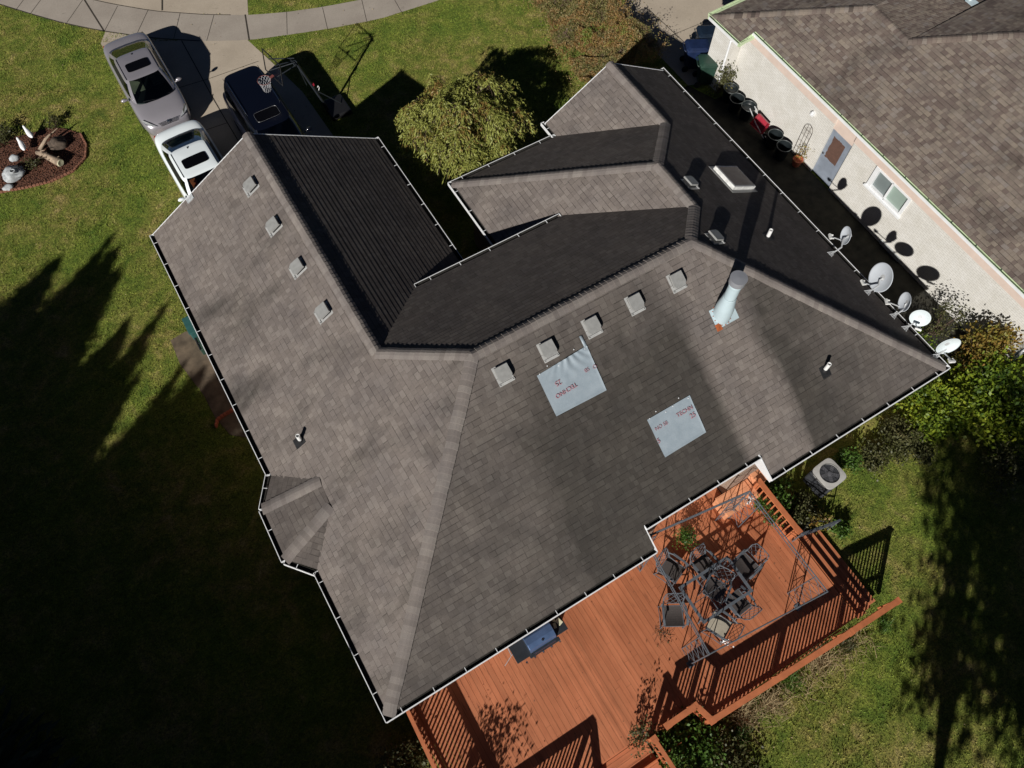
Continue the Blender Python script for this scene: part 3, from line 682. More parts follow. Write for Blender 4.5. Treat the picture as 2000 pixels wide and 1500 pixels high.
# white downpipe elbow at the entry corner
mb = MB(); mb.tube([(10.40, 14.66, 2.72), (10.46, 14.56, 2.62), (10.52, 14.40, 2.45), (10.6, 14.2, 2.3), (10.62, 14.14, .2)], .045, 8); mb.build('downpipe', M['white'], house)

# ------------------------------------------------------------------ roof patches (underlayment sheets)
def sheet_patch(px, label, texts, wr):
    P = [onplane(*q, EZ - p_ * 2.14, 0, p_) for q in px]; c = sum(P, Vector()) / 4
    t = thing('roof_tarp', label, 'roof tarp', tuple(c), 0, 'pale sheets nailed over the rear roof slope')
    n = Vector((0, -p_, 1)).normalized(); N_ = 40; V = []
    for j in range(N_ + 1):
        for i in range(N_ + 1):
            u, v_ = i / N_, j / N_; q = P[0].lerp(P[1], u).lerp(P[3].lerp(P[2], u), v_)
            w_ = .004 * math.sin(u * 9 + 2) * math.sin(v_ * 7)
            if wr:
                ca = u - .55; f = max(0, 1 - v_ * 2.3)
                w_ += f * .016 * (1 + math.sin((ca * 60) / (1 + v_ * 3) + math.sin(v_ * 9) * 1.2)) * math.exp(-(ca - .12) ** 2 * 7)
                w_ += .012 * math.exp(-((ca + v_ * .35 - .02) * 22) ** 2) * max(0, 1 - v_ * 1.5)
            edge = .010 if (v_ > .97 or u > .98) else 0
            V.append(q + n * (.022 + w_ + edge))
    F = [(j * (N_ + 1) + i, j * (N_ + 1) + i + 1, (j + 1) * (N_ + 1) + i + 1, (j + 1) * (N_ + 1) + i) for j in range(N_) for i in range(N_)]
    mb = MB(); mb.add(V, [f[::-1] for f in F])
    if wr:
        q = P[1]; F_ = frame(nD); mb.box(q + F_ @ Vector((-.03, -.12, .02)), (.08, .30, .006), M=F_)
    s_ = mb.build('sheet', M['tarp'], t, smooth=True)
    ex_ = (P[1] - P[0]).normalized(); ey = n.cross(ex_).normalized()
    for (txt, u, v_, size, flip) in texts:
        cu = bpy.data.curves.new('print', 'FONT'); cu.body = txt; cu.size = size; cu.align_x = 'CENTER'; cu.align_y = 'CENTER'; cu.offset = .002 if size > .13 else 0.0
        to = bpy.data.objects.new('print', cu); C.objects.link(to); bpy.context.view_layer.update()
        me = bpy.data.meshes.new_from_object(to.evaluated_get(bpy.context.evaluated_depsgraph_get())); bpy.data.objects.remove(to)
        q = P[0].lerp(P[1], u).lerp(P[3].lerp(P[2], u), v_) + n * .045; k = -1 if flip else 1
        Mx = Matrix((ex_ * k, ey * k, n)).transposed().to_4x4(); Mx.translation = q; me.transform(Mx)
        link('printed_text', me, M['red_ink'], s_, False)
    for k in range(6): mb = MB(); q = P[0].lerp(P[1], (k + .3) / 5.6) + n * .03 + Vector((0, .07 * math.sin(k * 2), .04 * math.sin(k * 2))); mb.lathe([(.014, -.01), (.014, .006), (0, .008)], q, 8); mb.build('nail_cap', M['white'], t)
    return t
sheet_patch([(1048, 734), (1145, 675), (1184, 762), (1086, 813)], 'pale blue grey sheet with wrinkled top edge nailed on the rear roof, nearer the ridge', [('25', .27, .37, .17, True), ('TECHNO', .34, .60, .145, True), ('SB', .82, .43, .13, True), ('O', .97, .45, .13, True)], True)
sheet_patch([(1263, 820), (1346, 772), (1378, 844), (1298, 893)], 'smooth pale blue grey sheet nailed on the rear roof, farther down the slope', [('25', .88, .47, .17, False), ('TECHN', .76, .28, .145, False), ('NO SB', .20, .30, .13, False), ('5', .02, .58, .17, False)], False)
# ------------------------------------------------------------------ neighbour's house
nb = thing('neighbour_house', 'white painted brick house with blended brown shingle roof and pale green gutter at upper right', 'house', (19.5, 8, 0))
NA = .0129; wx = lambda y: 18.83 + NA * y                       # wall line
rot = math.atan2(1, NA) - math.pi / 2
NE = 2.71; NB = 2.51; NP = .41
ex = lambda y: 18.60 + NA * y - .10                              # roof edge line
mb = MB()
def wallbox(y0, y1, z0, z1, x=0, t=.2, mi=0):
    ym = (y0 + y1) / 2; mb.box((wx(ym) + x + t / 2, ym, (z0 + z1) / 2), (t, y1 - y0, z1 - z0), rot, mi)
wallbox(1.60, 7.02, 0, 2.62); wallbox(8.56, 9.70, 0, 2.62); wallbox(10.66, 15.5, 0, 2.62); wallbox(7.02, 8.56, 0, 1.46)
wallbox(9.70, 10.66, 0, .06, .12); wallbox(9.70, 10.66, 2.06, 2.62, .12); mb.box((18.56, 15.95, 1.2), (.2, .9, 2.40), rot)
mb.box((18.80, 15.62, 1.2), (.66, .2, 2.40), rot); mb.box((23.0, 1.68, 1.31), (8.3, .2, 2.62), rot); wallbox(7.0, 8.6, 2.33, 2.62, .06)
mb.box((24, 8.6, 1.2), (9, 13.6, 2.4))
mb.build('wall', M['brick_white'], nb)
mb = MB(); zz = 2.30
for y0, y1, zb, xo in ((1.55, 9.70, 2.33, -.022), (9.70, 10.66, 2.08, .06), (10.66, 15.45, 2.31, -.022)):
    ym = (y0 + y1) / 2; mb.box((wx(ym) + xo, ym, (zb + 2.66) / 2), (.04, y1 - y0 - .004, 2.66 - zb), rot)
mb.build('frieze_board', M['pink'], nb)
mb = MB(); ym = 10.18; X = wx(ym) + .10
mb.box((X, ym, 1.06), (.05, .94, 2.02), rot); dr = mb.build('door', M['door'], nb, bev=.006)
mb = MB(); ring = []
for k in range(60):                                              # ragged edged brown screen
    a = k / 60 * 4; s_, f = int(a), a % 1
    y_, z_ = [(-.31 + .62 * f, .92), (.31, .92 + .92 * f), (.31 - .62 * f, 1.84), (-.31, 1.84 - .92 * f)][s_]
    ring.append((X - .028, ym + y_ + random.uniform(-.018, .018), z_ + random.uniform(-.018, .018)))
mb.face(ring[::-1]); mb.build('screen', M['brown_screen'], dr)
mb = MB(); mb.lathe([(0, 0), (.03, .01), (.03, .05), (0, .06)], (X - .04, ym + .38, 1.02), 12, M=Matrix.Rotation(R(-90), 3, 'Y')); mb.build('handle', M['chrome'], dr)
# window with white frame, two sliding panes
wy = (7.02 + 8.56) / 2; X = wx(wy); mb = MB()
for y_, z_, dy, dz in ((0, 1.50, 1.56, .12), (0, 2.29, 1.56, .08), (-.73, 1.9, .1, .84), (.70, 1.9, .16, .84), (0, 1.9, .05, .80)): mb.box((X - .01, wy + y_, z_), (.10, dy, dz), rot)
mb.box((X - .07, wy, 1.445), (.10, 1.66, .05), rot)
wf = mb.build('window', M['white'], nb)
mb = MB(); mb.box((X + .035, wy - .36, 1.91), (.02, .66, .76), rot); mb.build('pane', M['win_green'], wf)
mb = MB(); mb.box((X + .045, wy + .32, 1.91), (.02, .62, .76), rot); mb.build('pane', M['win_grey'], wf)
# roof
def nbx(y, x): return x + NA * (y - 8)
q0 = Vector((18.44, 16.75, NB)); q1 = Vector((18.47, 15.10, NB)); q2 = Vector((19.07, 15.10, NE)); q3 = Vector((18.90, 1.25, NE))
pz = lambda x, y: NE + NP * (x - (19.07 + NA * (y - 15.1)))
V3 = lambda x, y: Vector((x, y, pz(x, y)))
H1, H2, H3 = V3(21.95, 13.05), V3(21.86, 11.28), V3(24.05, 9.08)
q0.z = pz(q0.x, q0.y); q1.z = pz(q1.x, q1.y); mb = MB()
slope(mb, [[q2, H1, H2, H3, V3(24.0, 1.25), q3]], 0)
slope(mb, [[q0, H1, q2, q1]], 0)
slope(mb, [[q0, (30, 16.9, NB), (30, 13.3, H1.z), H1]], 1)
slope(mb, [[H2, H1, (30, 13.4, H1.z), (30, 11.6, H1.z)]], 1)
slope(mb, [[H2, (30, 11.5, H2.z), (30, 9.3, H3.z), H3]], 1)
slope(mb, [[V3(24.0, 1.25), H3, (30, 9.1, 3.2), (30, 1.25, 3.2)]], 1)
nroof = mb.build('roof', [M['sh_nb'], M['sh_nb']], nb)
ridge([(q0, H1), (H1, H2), (H2, H3)], nroof, M['sh_nb'], half=.16, drop=.05)
pc = at(1895, -2, 4.6); mb = MB(); mb.lathe([(.055, -.1), (.055, .3), (.042, .3), (.042, .2), (0, .2)], pc, 14); mb.box(pc + Vector((-.02, -.1, -.02)), (.3, .3, .02), mi=1); mb.build('vent_pipe', [M['pvc'], M['flue']], nroof)
gutter([((q3.x, 1.15, NE), (q2.x, 15.1, NE), (-1, 0, 0), .5), ((q1.x, 15.1, NB), (q0.x, 16.75, NB), (-1, 0, 0), .3), ((q1.x - .1, 15.10, NB + .02), (q2.x - .08, 15.10, NE - .01), (0, -1, 0), .5), ((q0.x, 16.77, NB), (27, 17.0, NB), (0, 1, 0), .5)],
       parent=nb, mats=[M['yellow_gutter'], M['yellow_gutter']], wd=.10, hang=1.0, lip=.012)
mb = MB()
for a, b in (((q3.x - .085, 1.15, NE + .004), (q2.x - .085, 15.1, NE + .004)), ((q1.x - .085, 15.1, NB + .004), (q0.x - .085, 16.7, NB + .004))): mb.beam(a, b, .014, .02, 0)
for a, b in (((q3.x - .112, 1.15, NE - .05), (q2.x - .112, 15.1, NE - .05)), ((q1.x - .112, 15.1, NB - .05), (q0.x - .112, 16.7, NB - .05))): mb.beam(a, b, .02, .10, 1)
for k in range(14): mb.box((q3.x - .04 + NA * k, 1.6 + k * 1.0, NE + .012), (.11, .02, .008), R(25), 0)
mb.build('gutter_trim', [M['dark_green'], M['white']], nb)
mb = MB(); mb.beam((18.95, 1.22, NE - .12), (24, 1.22, pz(24, 1.2) - .12), .04, .2); mb.build('fascia', M['white'], nb)
mb = MB(); mb.tube([(18.80, 1.22, 2.60), (18.95, 1.45, 2.45), (18.99, 1.50, 2.2), (18.99, 1.50, .1)], .045, 8); mb.build('downpipe', M['white'], nb)
mb = MB(); mb.tube([(18.48, 15.48, 2.4), (18.43, 15.50, 2.3), (18.43, 15.50, .1)], .04, 8); mb.build('downpipe', M['white'], nb)
mb = MB(); mb.box((wx(11.6) - .06, 11.55, 2.0), (.12, .12, .14)); mb.lathe([(.05, 0), (.03, .1), (0, .1)], (wx(11.6) - .1, 11.55, 2.02), 10); mb.build('wall_lamp', M['white'], nb)

# ------------------------------------------------------------------ satellite dishes along the eave
def sdish(c, az, el, a, b, foot, label, mat='dish', roll=0, arm=.45):
    c = Vector(c); n = Vector((math.cos(R(az)) * math.cos(R(el)), math.sin(R(az)) * math.cos(R(el)), math.sin(R(el))))
    h = Vector((0, 0, 1)).cross(n).normalized(); v_ = n.cross(h); F_ = Matrix((h, v_, n)).transposed()
    foot = Vector(foot); t = thing('satellite_dish', label, 'satellite dish', tuple(foot), 0, 'satellite dishes along the right eave')
    mb = MB(); pr = [(0, 0), (.25, .006), (.5, .022), (.75, .05), (.93, .078), (1.0, .088), (1.0, .074), (.93, .06), (.75, .034), (.5, .006), (.25, -.010), (0, -.016)]
    mb.lathe([(max(r, .001) * a, z - .04) for r, z in pr], c, 40, 0, M=F_, sy=b / a); mb.build('reflector', M[mat], t, smooth=True)
    bk = c - n * .07; low = c - v_ * b * .96 + n * .03; fp = low + n * arm * .9 + v_ * arm * .28
    mb = MB(); kn = foot + Vector((.35, 0, .10)); mb.tube([foot + Vector((0, 0, .03)), kn, Vector((kn.x + (bk.x - kn.x) * .5, bk.y, (kn.z + bk.z) * .5)), bk], .024, 10)
    mb.lathe([(.05, -.02), (.05, .02)], bk, 12, M=F_); mb.box(bk + n * .01, (.16, .2, .05), M=F_); mb.build('mast', M['galv'], t)
    mb = MB(); Fz = frame(nR); mb.box(foot + Vector((0, 0, .015)), (.10, .2, .012), M=Fz)
    mb.tube([foot + Vector((-.10, .09, .06)), foot + Vector((.10, 0, .08))], .012, 6); mb.tube([foot + Vector((-.10, -.09, .06)), foot + Vector((.10, 0, .08))], .012, 6)
    mb.build('foot_bracket', M['galv'], t)
    mb = MB(); mb.tube([bk - v_ * .1, low - n * .06, fp], .017, 8); mb.build('feed_arm', M['galv'], t)
    mb = MB(); m2 = Matrix((h, v_, -n)).transposed()
    for dx in (-.06, .06): mb.lathe([(0, 0), (.030, 0), (.032, .05), (.022, .07), (.022, .12), (0, .12)], fp + h * dx + n * .04, 12, M=m2)
    mb.box(fp + n * .03, (.17, .06, .05), M=F_); mb.build('feed_horn', M['white_dirty'], t)
    return t
F0 = lambda px, py: onplane(px, py, EZ + p_ * 15.09, -p_, 0)
sdish(at(1654, 460, 3.15), -210, 11, .27, .26, F0(1623, 497), 'small narrow looking grey dish nearest the skylight, tilted far to the side')
sdish(at(1722, 542, 3.15), -200, 20, .42, .42, F0(1695, 572), 'largest round grey dish on the eave, second from the skylight')
sdish(at(1769, 590, 3.12), -214, 11, .28, .275, F0(1745, 618), 'narrow grey dish between the largest dish and the pale oval one', arm=.5)
sdish(at(1797, 620, 3.15), -145, 25, .27, .255, F0(1768, 642), 'pale wide oval dish with dark feed arm above the small lime bush', 'dish_light', arm=.42)
sdish(at(1851, 674, 3.10), -115, 12, .325, .31, F0(1826, 697), 'pale flattened oval dish at the roof corner beside the orange shrub', 'dish_light', arm=.42)

# ------------------------------------------------------------------ deck
DZ = .6
deck = thing('deck', 'reddish brown stained wooden deck with slatted railings behind the house', 'deck', (4, 0, 0))
def boards(mb, x0, x1, y0, y1, z, ax='Y', wd=.14, gap=.006, notch=None):
    if ax == 'Y':
        n = int((x1 - x0) / wd)
        for k in range(n + 1):
            a = x0 + k * wd; b = min(a + wd - gap, x1)
            if b - a < .02: continue
            yy0 = y0(a) if callable(y0) else y0; segs = [yy0, y1]; c = random.uniform(yy0 + .8, y1 - .8) if y1 - yy0 > 3.2 else None
            if c: segs = [yy0, c, y1]
            for s0, s1 in zip(segs, segs[1:]):
                mb.box(((a + b) / 2, (s0 + s1) / 2, z - .017 + random.uniform(-.0015, .0015)), (b - a, s1 - s0 - .004, .034))
    else:
        n = int((y1 - y0) / wd)
        for k in range(n + 1):
            a = y0 + k * wd; b = min(a + wd - gap, y1)
            if b - a > .02: mb.box(((x0 + x1) / 2, (a + b) / 2, z - .017), (x1 - x0, b - a, .034))
mb = MB()
def ylow(x):
    if x < .95: return -2.6
    if x < 3.10: return -1.22
    if x < 3.6: return -1.35
    if x < 4.45: return -1.30
    return -1.80
boards(mb, -1.50, 9.58, ylow, 2.58, DZ); boards(mb, 5.92, 8.58, 2.585, 3.24, DZ); mb.build('boards', M['deck'], deck)
mb = MB(); mb.box((4.3, .6, .46), (10.4, 3.6, .06)); mb.build('joists', M['gap'], deck)
mb = MB(); boards(mb, .95, 3.12, -2.75, -1.27, DZ - .17, 'X'); mb.box((2.0, -1.235, DZ - .10), (2.1, .03, .14)); mb.build('lower_boards', M['deckx'], deck)
mb = MB(); mb.box((.915, -1.9, DZ - .1), (.03, 1.4, .2)); mb.box((9.60, .3, DZ - .12), (.03, 4.1, .2)); mb.box((4.0, -1.84, DZ - .12), (10, .03, .2)); mb.build('skirt_board', M['rail'], deck)
for k in range(3):
    mb = MB(); z = DZ - .15 * (k + 1); x = 9.74 + k * .29
    for j in range(2): mb.box((x + j * .145 - .06, -.62, z - .02), (.136, 2.5 - k * .08, .036))
    mb.box((x - .135, -.55, z - .1), (.025, 2.4, .16)); mb.build('step', M['deck'], deck)
def rail(a, b, hh=.9, z=DZ, sl=.120, side=1, cap=.14, zb=None, ends=(1, 1), mid=0):
    """post, top cap, bottom rail and closely set balusters"""
    a = Vector((*a, z)); b = Vector((*b, z if zb is None else zb)); d = b - a; L = math.hypot(d.x, d.y); u = Vector((d.x, d.y, 0)).normalized(); s_ = Vector((-u.y, u.x, 0)) * side
    rzv = math.atan2(u.y, u.x); mb = MB(); H_ = Vector((0, 0, hh))
    mb.beam(a + H_, b + H_, cap, .036); mb.beam(a + H_ - Vector((0, 0, .10)) + s_ * .0, b + H_ - Vector((0, 0, .10)), .036, .09)
    rr = mb.build('railing', M['rail'], deck); mb = MB(); mb.beam(a + Vector((0, 0, .12)), b + Vector((0, 0, .12)), .036, .085); mb.build('bottom_rail', M['rail'], rr)
    n = int(L / sl); mb = MB()
    for k in range(n):
        p = a.lerp(b, (k + .5) / n) + s_ * .036; mb.box(p + Vector((0, 0, (hh - .02) / 2 - .06)), (.036, .030, hh + .04), rzv)
    mb.build('balusters', M['rail'], rr)
    ps = ([0] if ends[0] else []) + [(i + 1) / (mid + 1) for i in range(mid)] + ([1] if ends[1] else [])
    for f in ps:
        p = a.lerp(b, f); mb = MB(); mb.box(p + Vector((0, 0, hh / 2 - .1)), (.09, .09, hh + .18), rzv); mb.box(p + Vector((0, 0, hh + .0)), (.16, .16, .03), rzv + .02); mb.build('post', M['rail'], rr)
rail((-1.50, 2.35), (-1.62, -2.6), side=-1, mid=1, cap=.09)
rail((4.56, -1.76), (8.75, -1.93), side=-1, mid=1); rail((8.82, -1.93), (10.35, -1.98), side=-1, ends=(0, 1), zb=DZ - .12)
rail((3.60, -1.30), (4.42, -1.30), side=-1); rail((4.45, -1.34), (4.55, -1.70), side=1, ends=(0, 0), sl=.11)
rail((3.16, -1.38), (3.20, -2.9), side=1, cap=.10)
rail((9.30, 2.30), (9.32, .72), side=-1, sl=.15)
# wooden bench box beside the raised eave
rail((.97, -1.24), (-1.55, -1.24), side=-1, ends=(1, 0)); rail((.97, -1.34), (.97, -2.7), zb=DZ - .8, side=1, ends=(0, 1))
t = thing('storage_bench', 'pale orange wooden bench box against the wall at the deck corner', 'bench', (9.0, 2.6, DZ))
mb = MB(); boards(mb, 8.15, 9.25, 2.02, 2.60, DZ + .48, 'X', .14); mb.build('lid', M['cedar'], t)
mb = MB(); mb.box((8.70, 2.31, DZ + .21), (1.06, .54, .42)); mb.build('side_panel', M['cedar'], t)
mb = MB(); mb.box((9.48, 2.50, DZ + .38), (.36, .42, .76)); mb.box((9.48, 2.50, DZ + .78), (.42, .48, .035)); mb.build('end_box', M['cedar'], t)

# gazebo frame
t = thing('gazebo_frame', 'bare grey metal gazebo frame with trellis legs over the patio chairs', 'gazebo', (6.8, .9, DZ))
GC = [Vector((8.36, 2.10, 2.7)), Vector((8.38, -.82, 2.7)), Vector((5.10, -.50, 2.7)), Vector((5.40, 2.50, 2.7))]
for i in range(4):
    a, b = GC[i], GC[(i + 1) % 4]; mb = MB(); mb.tube([a, b], .017, 6); m_ = (a + b) / 2
    mb.tube([a - Vector((0, 0, .16)), b - Vector((0, 0, .16))], .012, 6)
    mb.build('top_rail', M['grey_metal'], t)
ctr = sum(GC, Vector()) / 4
for i in range(4):
    a = GC[i]; mb = MB(); g0 = Vector((a.x, a.y, DZ)); mb.tube([g0, a], .020, 6)
    for j in (i - 1, (i + 1) % 4):
        u = (GC[j] - a).normalized() * .42; mb.tube([g0 + u, a + u], .014, 6)
        for k in range(4):
            z0 = k * .525; p0 = g0 + Vector((0, 0, z0)); p1 = g0 + u + Vector((0, 0, z0 + .525)); mb.tube([p0, p1], .007, 5); mb.tube([p0 + u, p1 - u], .007, 5); mb.tube([p0, p0 + u], .008, 5)
    mb.box((a.x, a.y, DZ + .012), (.16, .16, .02)); mb.build('leg', M['grey_metal'], t)

# glass topped table
tc = Vector((6.58, .64, DZ)); t = thing('patio_table', 'rectangular grey metal patio table with clear glass top under the gazebo frame', 'table', tuple(tc))
TZ = DZ + .72; hx_, hy_ = .76, .50; mb = MB()
for sx_, sy_, dx, dy in ((0, 1, 2 * hx_ + .07, .07), (0, -1, 2 * hx_ + .07, .07), (1, 0, .07, 2 * hy_ - .07), (-1, 0, .07, 2 * hy_ - .07)): mb.box((tc.x + sx_ * hx_, tc.y + sy_ * hy_, TZ), (dx, dy, .035))
for x in (-.25, .25): mb.box((tc.x + x, tc.y, TZ - .03), (.02, 2 * hy_, .02))
mb.box((tc.x, tc.y, TZ - .03), (2 * hx_, .02, .02)); mb.build('frame', M['grey_metal'], t)
mb = MB(); mb.box((tc.x, tc.y, TZ + .012), (2 * hx_ - .05, 2 * hy_ - .05, .006)); mb.build('glass_top', M['clear'], t)
for sx_ in (-1, 1):
    for sy_ in (-1, 1):
        mb = MB(); mb.tube([(tc.x + sx_ * .70, tc.y + sy_ * .44, TZ - .01), (tc.x + sx_ * .66, tc.y + sy_ * .40, DZ + .35), (tc.x + sx_ * .70, tc.y + sy_ * .44, DZ)], .020, 8); mb.build('leg', M['grey_metal'], t)
# chairs
def chair(label, x, y, rz, cushion=False):
    t = thing('patio_chair', label, 'chair', (x, y, DZ), rz, 'metal patio chairs round the glass table')
    mb = MB()          # local: front +Y
    N_ = 8; V = []
    for i in range(N_ + 1):
        f = i / N_; y_ = .26 - .50 * f; z = .43 - .045 * math.sin(f * math.pi * .9) - .03 * f
        V += [(-.24, y_, z), (.24, y_, z)]
    mb.add(V, [(2 * i, 2 * i + 1, 2 * i + 3, 2 * i + 2) for i in range(N_)])
    mb.add([(a, b, c - .02) for a, b, c in V], [(2 * i + 2, 2 * i + 3, 2 * i + 1, 2 * i) for i in range(N_)])
    mb.build('seat', M['cushion'] if cushion else M['sling'], t, local=True)
    mb = MB(); bt = lambda x_, f: Vector((x_, -.25 - .20 * f, .41 + .52 * f))
    mb.tube([bt(-.25, 0), bt(-.26, .7), bt(-.20, 1.0), bt(0, 1.04), bt(.20, 1.0), bt(.26, .7), bt(.25, 0)], .015, 7)
    for k in range(-2, 4):
        a0, b0 = -.24 + .16 * k, -.24 + .16 * k + .34
        def cl(x_, f, x2, f2):
            lo, hi = -.24, .24
            P = [(x_, f), (x2, f2)]; d = (x2 - x_)
            t0, t1 = 0, 1
            if d > 0: t0 = max(0, (lo - x_) / d); t1 = min(1, (hi - x_) / d)
            else: t0 = max(0, (hi - x_) / d); t1 = min(1, (lo - x_) / d)
            return (x_ + d * t0, f + (f2 - f) * t0, x_ + d * t1, f + (f2 - f) * t1) if t1 > t0 else None
        for q in (cl(a0, .2, b0, .98), cl(b0, .2, a0, .98)):
            if q: mb.tube([bt(q[0], q[1]), bt(q[2], q[3])], .006, 5)
    mb.tube([bt(-.24, .2), bt(.24, .2)], .01, 6); mb.build('backrest', M['grey_metal'], t, local=True)
    for s_ in (-1, 1):
        mb = MB(); mb.tube([(s_ * .29, .26, 0), (s_ * .29, .25, .45), (s_ * .29, .22, .64)], .015, 7); mb.tube([(s_ * .29, -.30, 0), (s_ * .28, -.24, .35), (s_ * .27, -.28, .5)], .015, 7); mb.tube([(s_ * .29, .25, .03), (s_ * .29, 0, .10), (s_ * .29, -.29, .03)], .011, 6)
        mb.build('leg', M['grey_metal'], t, local=True)
        mb = MB(); mb.tube([(s_ * .25, -.33, .62), (s_ * .29, -.15, .66)], .02, 8); mb.beam((s_ * .29, -.20, .655), (s_ * .30, .14, .665), .055, .022); mb.beam((s_ * .30, .14, .665), (s_ * .29, .28, .63), .055, .022); mb.build('armrest', M['grey_metal'], t, local=True)
    mb = MB(); mb.tube([(-.25, .27, .42), (.25, .27, .42)], .013, 6); mb.tube([(-.25, -.25, .38), (.25, -.25, .38)], .013, 6)
    for s_ in (-1, 1): mb.tube([(s_ * .25, .27, .42), (s_ * .25, 0, .39), (s_ * .25, -.25, .39)], .014, 6)
    mb.build('seat_frame', M['grey_metal'], t, local=True)
    return t
def facing(px, py): p = at(px, py, DZ + .42); return p.x, p.y
for (px, py, rz, lab, cu) in [
    (1312, 1112, 200, 'dark sling chair tucked beside the roof corner, back towards the house', 0),
    (1376, 1106, 185, 'dark sling chair pulled up to the house side of the glass table', 0),
    (1457, 1104, 100, 'dark sling chair at the table end, its lattice back turned to the steps', 0),
    (1315, 1202, 150, 'dark sling chair standing apart on open boards at the grill end', 0),
    (1442, 1178, 5, 'dark sling chair on the railing side of the table, half under its edge', 0),
    (1405, 1222, 25, 'chair with beige cushioned seat at the gazebo corner', 1),
    (1398, 1150, 120, 'dark sling chair pushed in under the middle of the glass table', 0)]:
    x, y = facing(px, py); chair(lab, x, y, R(rz), cu)

# grill
t = thing('gas_grill', 'black gas grill with blue reflecting hood standing half under the rear gutter', 'grill', (2.05, 1.95, DZ))
gx, gy, gz = 2.05, 1.98, DZ
mb = MB(); mb.box((gx, gy, gz + .38), (.72, .50, .70)); mb.build('cabinet', M['grill_dark'], t, bev=.01)
mb = MB(); mb.box((gx - .56, gy + .0, gz + .90), (.42, .58, .05)); mb.build('side_shelf', M['grill_dark'], t, bev=.01)
mb = MB(); mb.box((gx + .55, gy + .02, gz + .90), (.36, .50, .04)); mb.build('side_shelf', M['grill_dark'], t, bev=.01)
mb = MB(); mb.box((gx, gy, gz + .84), (.78, .52, .18)); fb = mb.build('firebox', M['grill_dark'], t, bev=.01)
mb = MB(); prof = [(-.25, .93), (-.25, 1.02), (-.20, 1.12), (-.08, 1.19), (.08, 1.20), (.2, 1.14), (.26, 1.02), (.26, .93)]; V = [(gx - .37, gy + a, gz + b) for a, b in prof] + [(gx + .37, gy + a, gz + b) for a, b in prof]; n = len(prof)
mb.add(V, [(i, i + 1, n + i + 1, n + i) for i in range(n - 1)] + [tuple(range(n))[::-1], tuple(range(n, 2 * n))]); hd = mb.build('hood', M['hood_sky_blue'], t, bev=.008)
mb = MB(); mb.tube([(gx - .30, gy - .25, gz + 1.0), (gx - .30, gy - .31, gz + 1.0), (gx + .30, gy - .31, gz + 1.0), (gx + .30, gy - .25, gz + 1.0)], .013, 8); mb.lathe([(.035, 0), (.035, .012), (0, .012)], (gx + .03, gy - .14, gz + 1.165), 14); mb.build('handle', M['chrome'], hd)
mb = MB(); mb.box((gx, gy - .30, gz + .86), (.86, .10, .10)); cp = mb.build('control_panel', M['grill_dark'], t, bev=.01)
for k in range(5): mb = MB(); mb.lathe([(.028, 0), (.026, .04), (0, .042)], (gx - .56 + k * .24, gy - .36, gz + .88), 12, M=Matrix.Rotation(R(60), 3, 'X')); mb.build('knob', M['chrome'], cp)
for k, (x, y, s_) in enumerate(((gx + .50, gy + .16, 1), (gx + .62, gy + .03, -1))):
    g_ = thing('grill_glove', ['cream glove lying on the grill shelf next to the gutter', 'folded cream pad lying on the outer edge of the grill shelf'][k], 'glove' if k == 0 else 'pad', (x, y, gz + .925))
    mb = MB()
    if k == 0: mb.box((x, y, gz + .94), (.07, .14, .03), .5); mb.box((x - .02, y - .16, gz + .94), (.08, .13, .03), -.2); mb.box((x + .05, y - .08, gz + .94), (.05, .06, .03), .9)
    else: mb.box((x, y, gz + .945), (.13, .16, .04), .3)
    mb.build('cloth', M['cream'], g_, bev=.012)
mb = MB(); q = Vector((gx - .78, gy - .06, gz)); mb.tube([q + Vector((.0, .32, .9)), q + Vector((-.02, .02, .86)), q + Vector((-.28, -.10, .84))], .009, 6); mb.tube([q + Vector((-.02, .02, .86)), q + Vector((.10, .06, .87))], .008, 6); mb.build('tool_hook', M['galv'], t)

# metal handrail by the steps
t = thing('metal_handrail', 'grey metal handrail sloping down beside the deck steps above low leaves', 'handrail', (9.6, .66, 0))
mb = MB(); a, b = at(1566, 1043, 1.35), at(1641, 1016, .95); mb.beam(a, b, .05, .05); mb.tube([Vector((a.x, a.y, .5)), a], .02, 8); mb.tube([Vector((b.x, b.y, 0)), b], .02, 8); mb.beam(a - Vector((0, 0, .35)), b - Vector((0, 0, .35)), .03, .03)
for k in range(1, 8): p = a.lerp(b, k / 8); mb.tube([p, p - Vector((0, 0, .35))], .008, 5)
mb.build('rail', M['grey_metal'], t)
mb = MB(); m_ = (a + b) / 2; mb.tube([a, a.lerp(b, .3) + Vector((.05, .22, -.1)), a.lerp(b, .6) + Vector((.05, .18, -.15)), b.lerp(a, .2)], .012, 6); mb.build('curved_bar', M['grey_metal'], t)

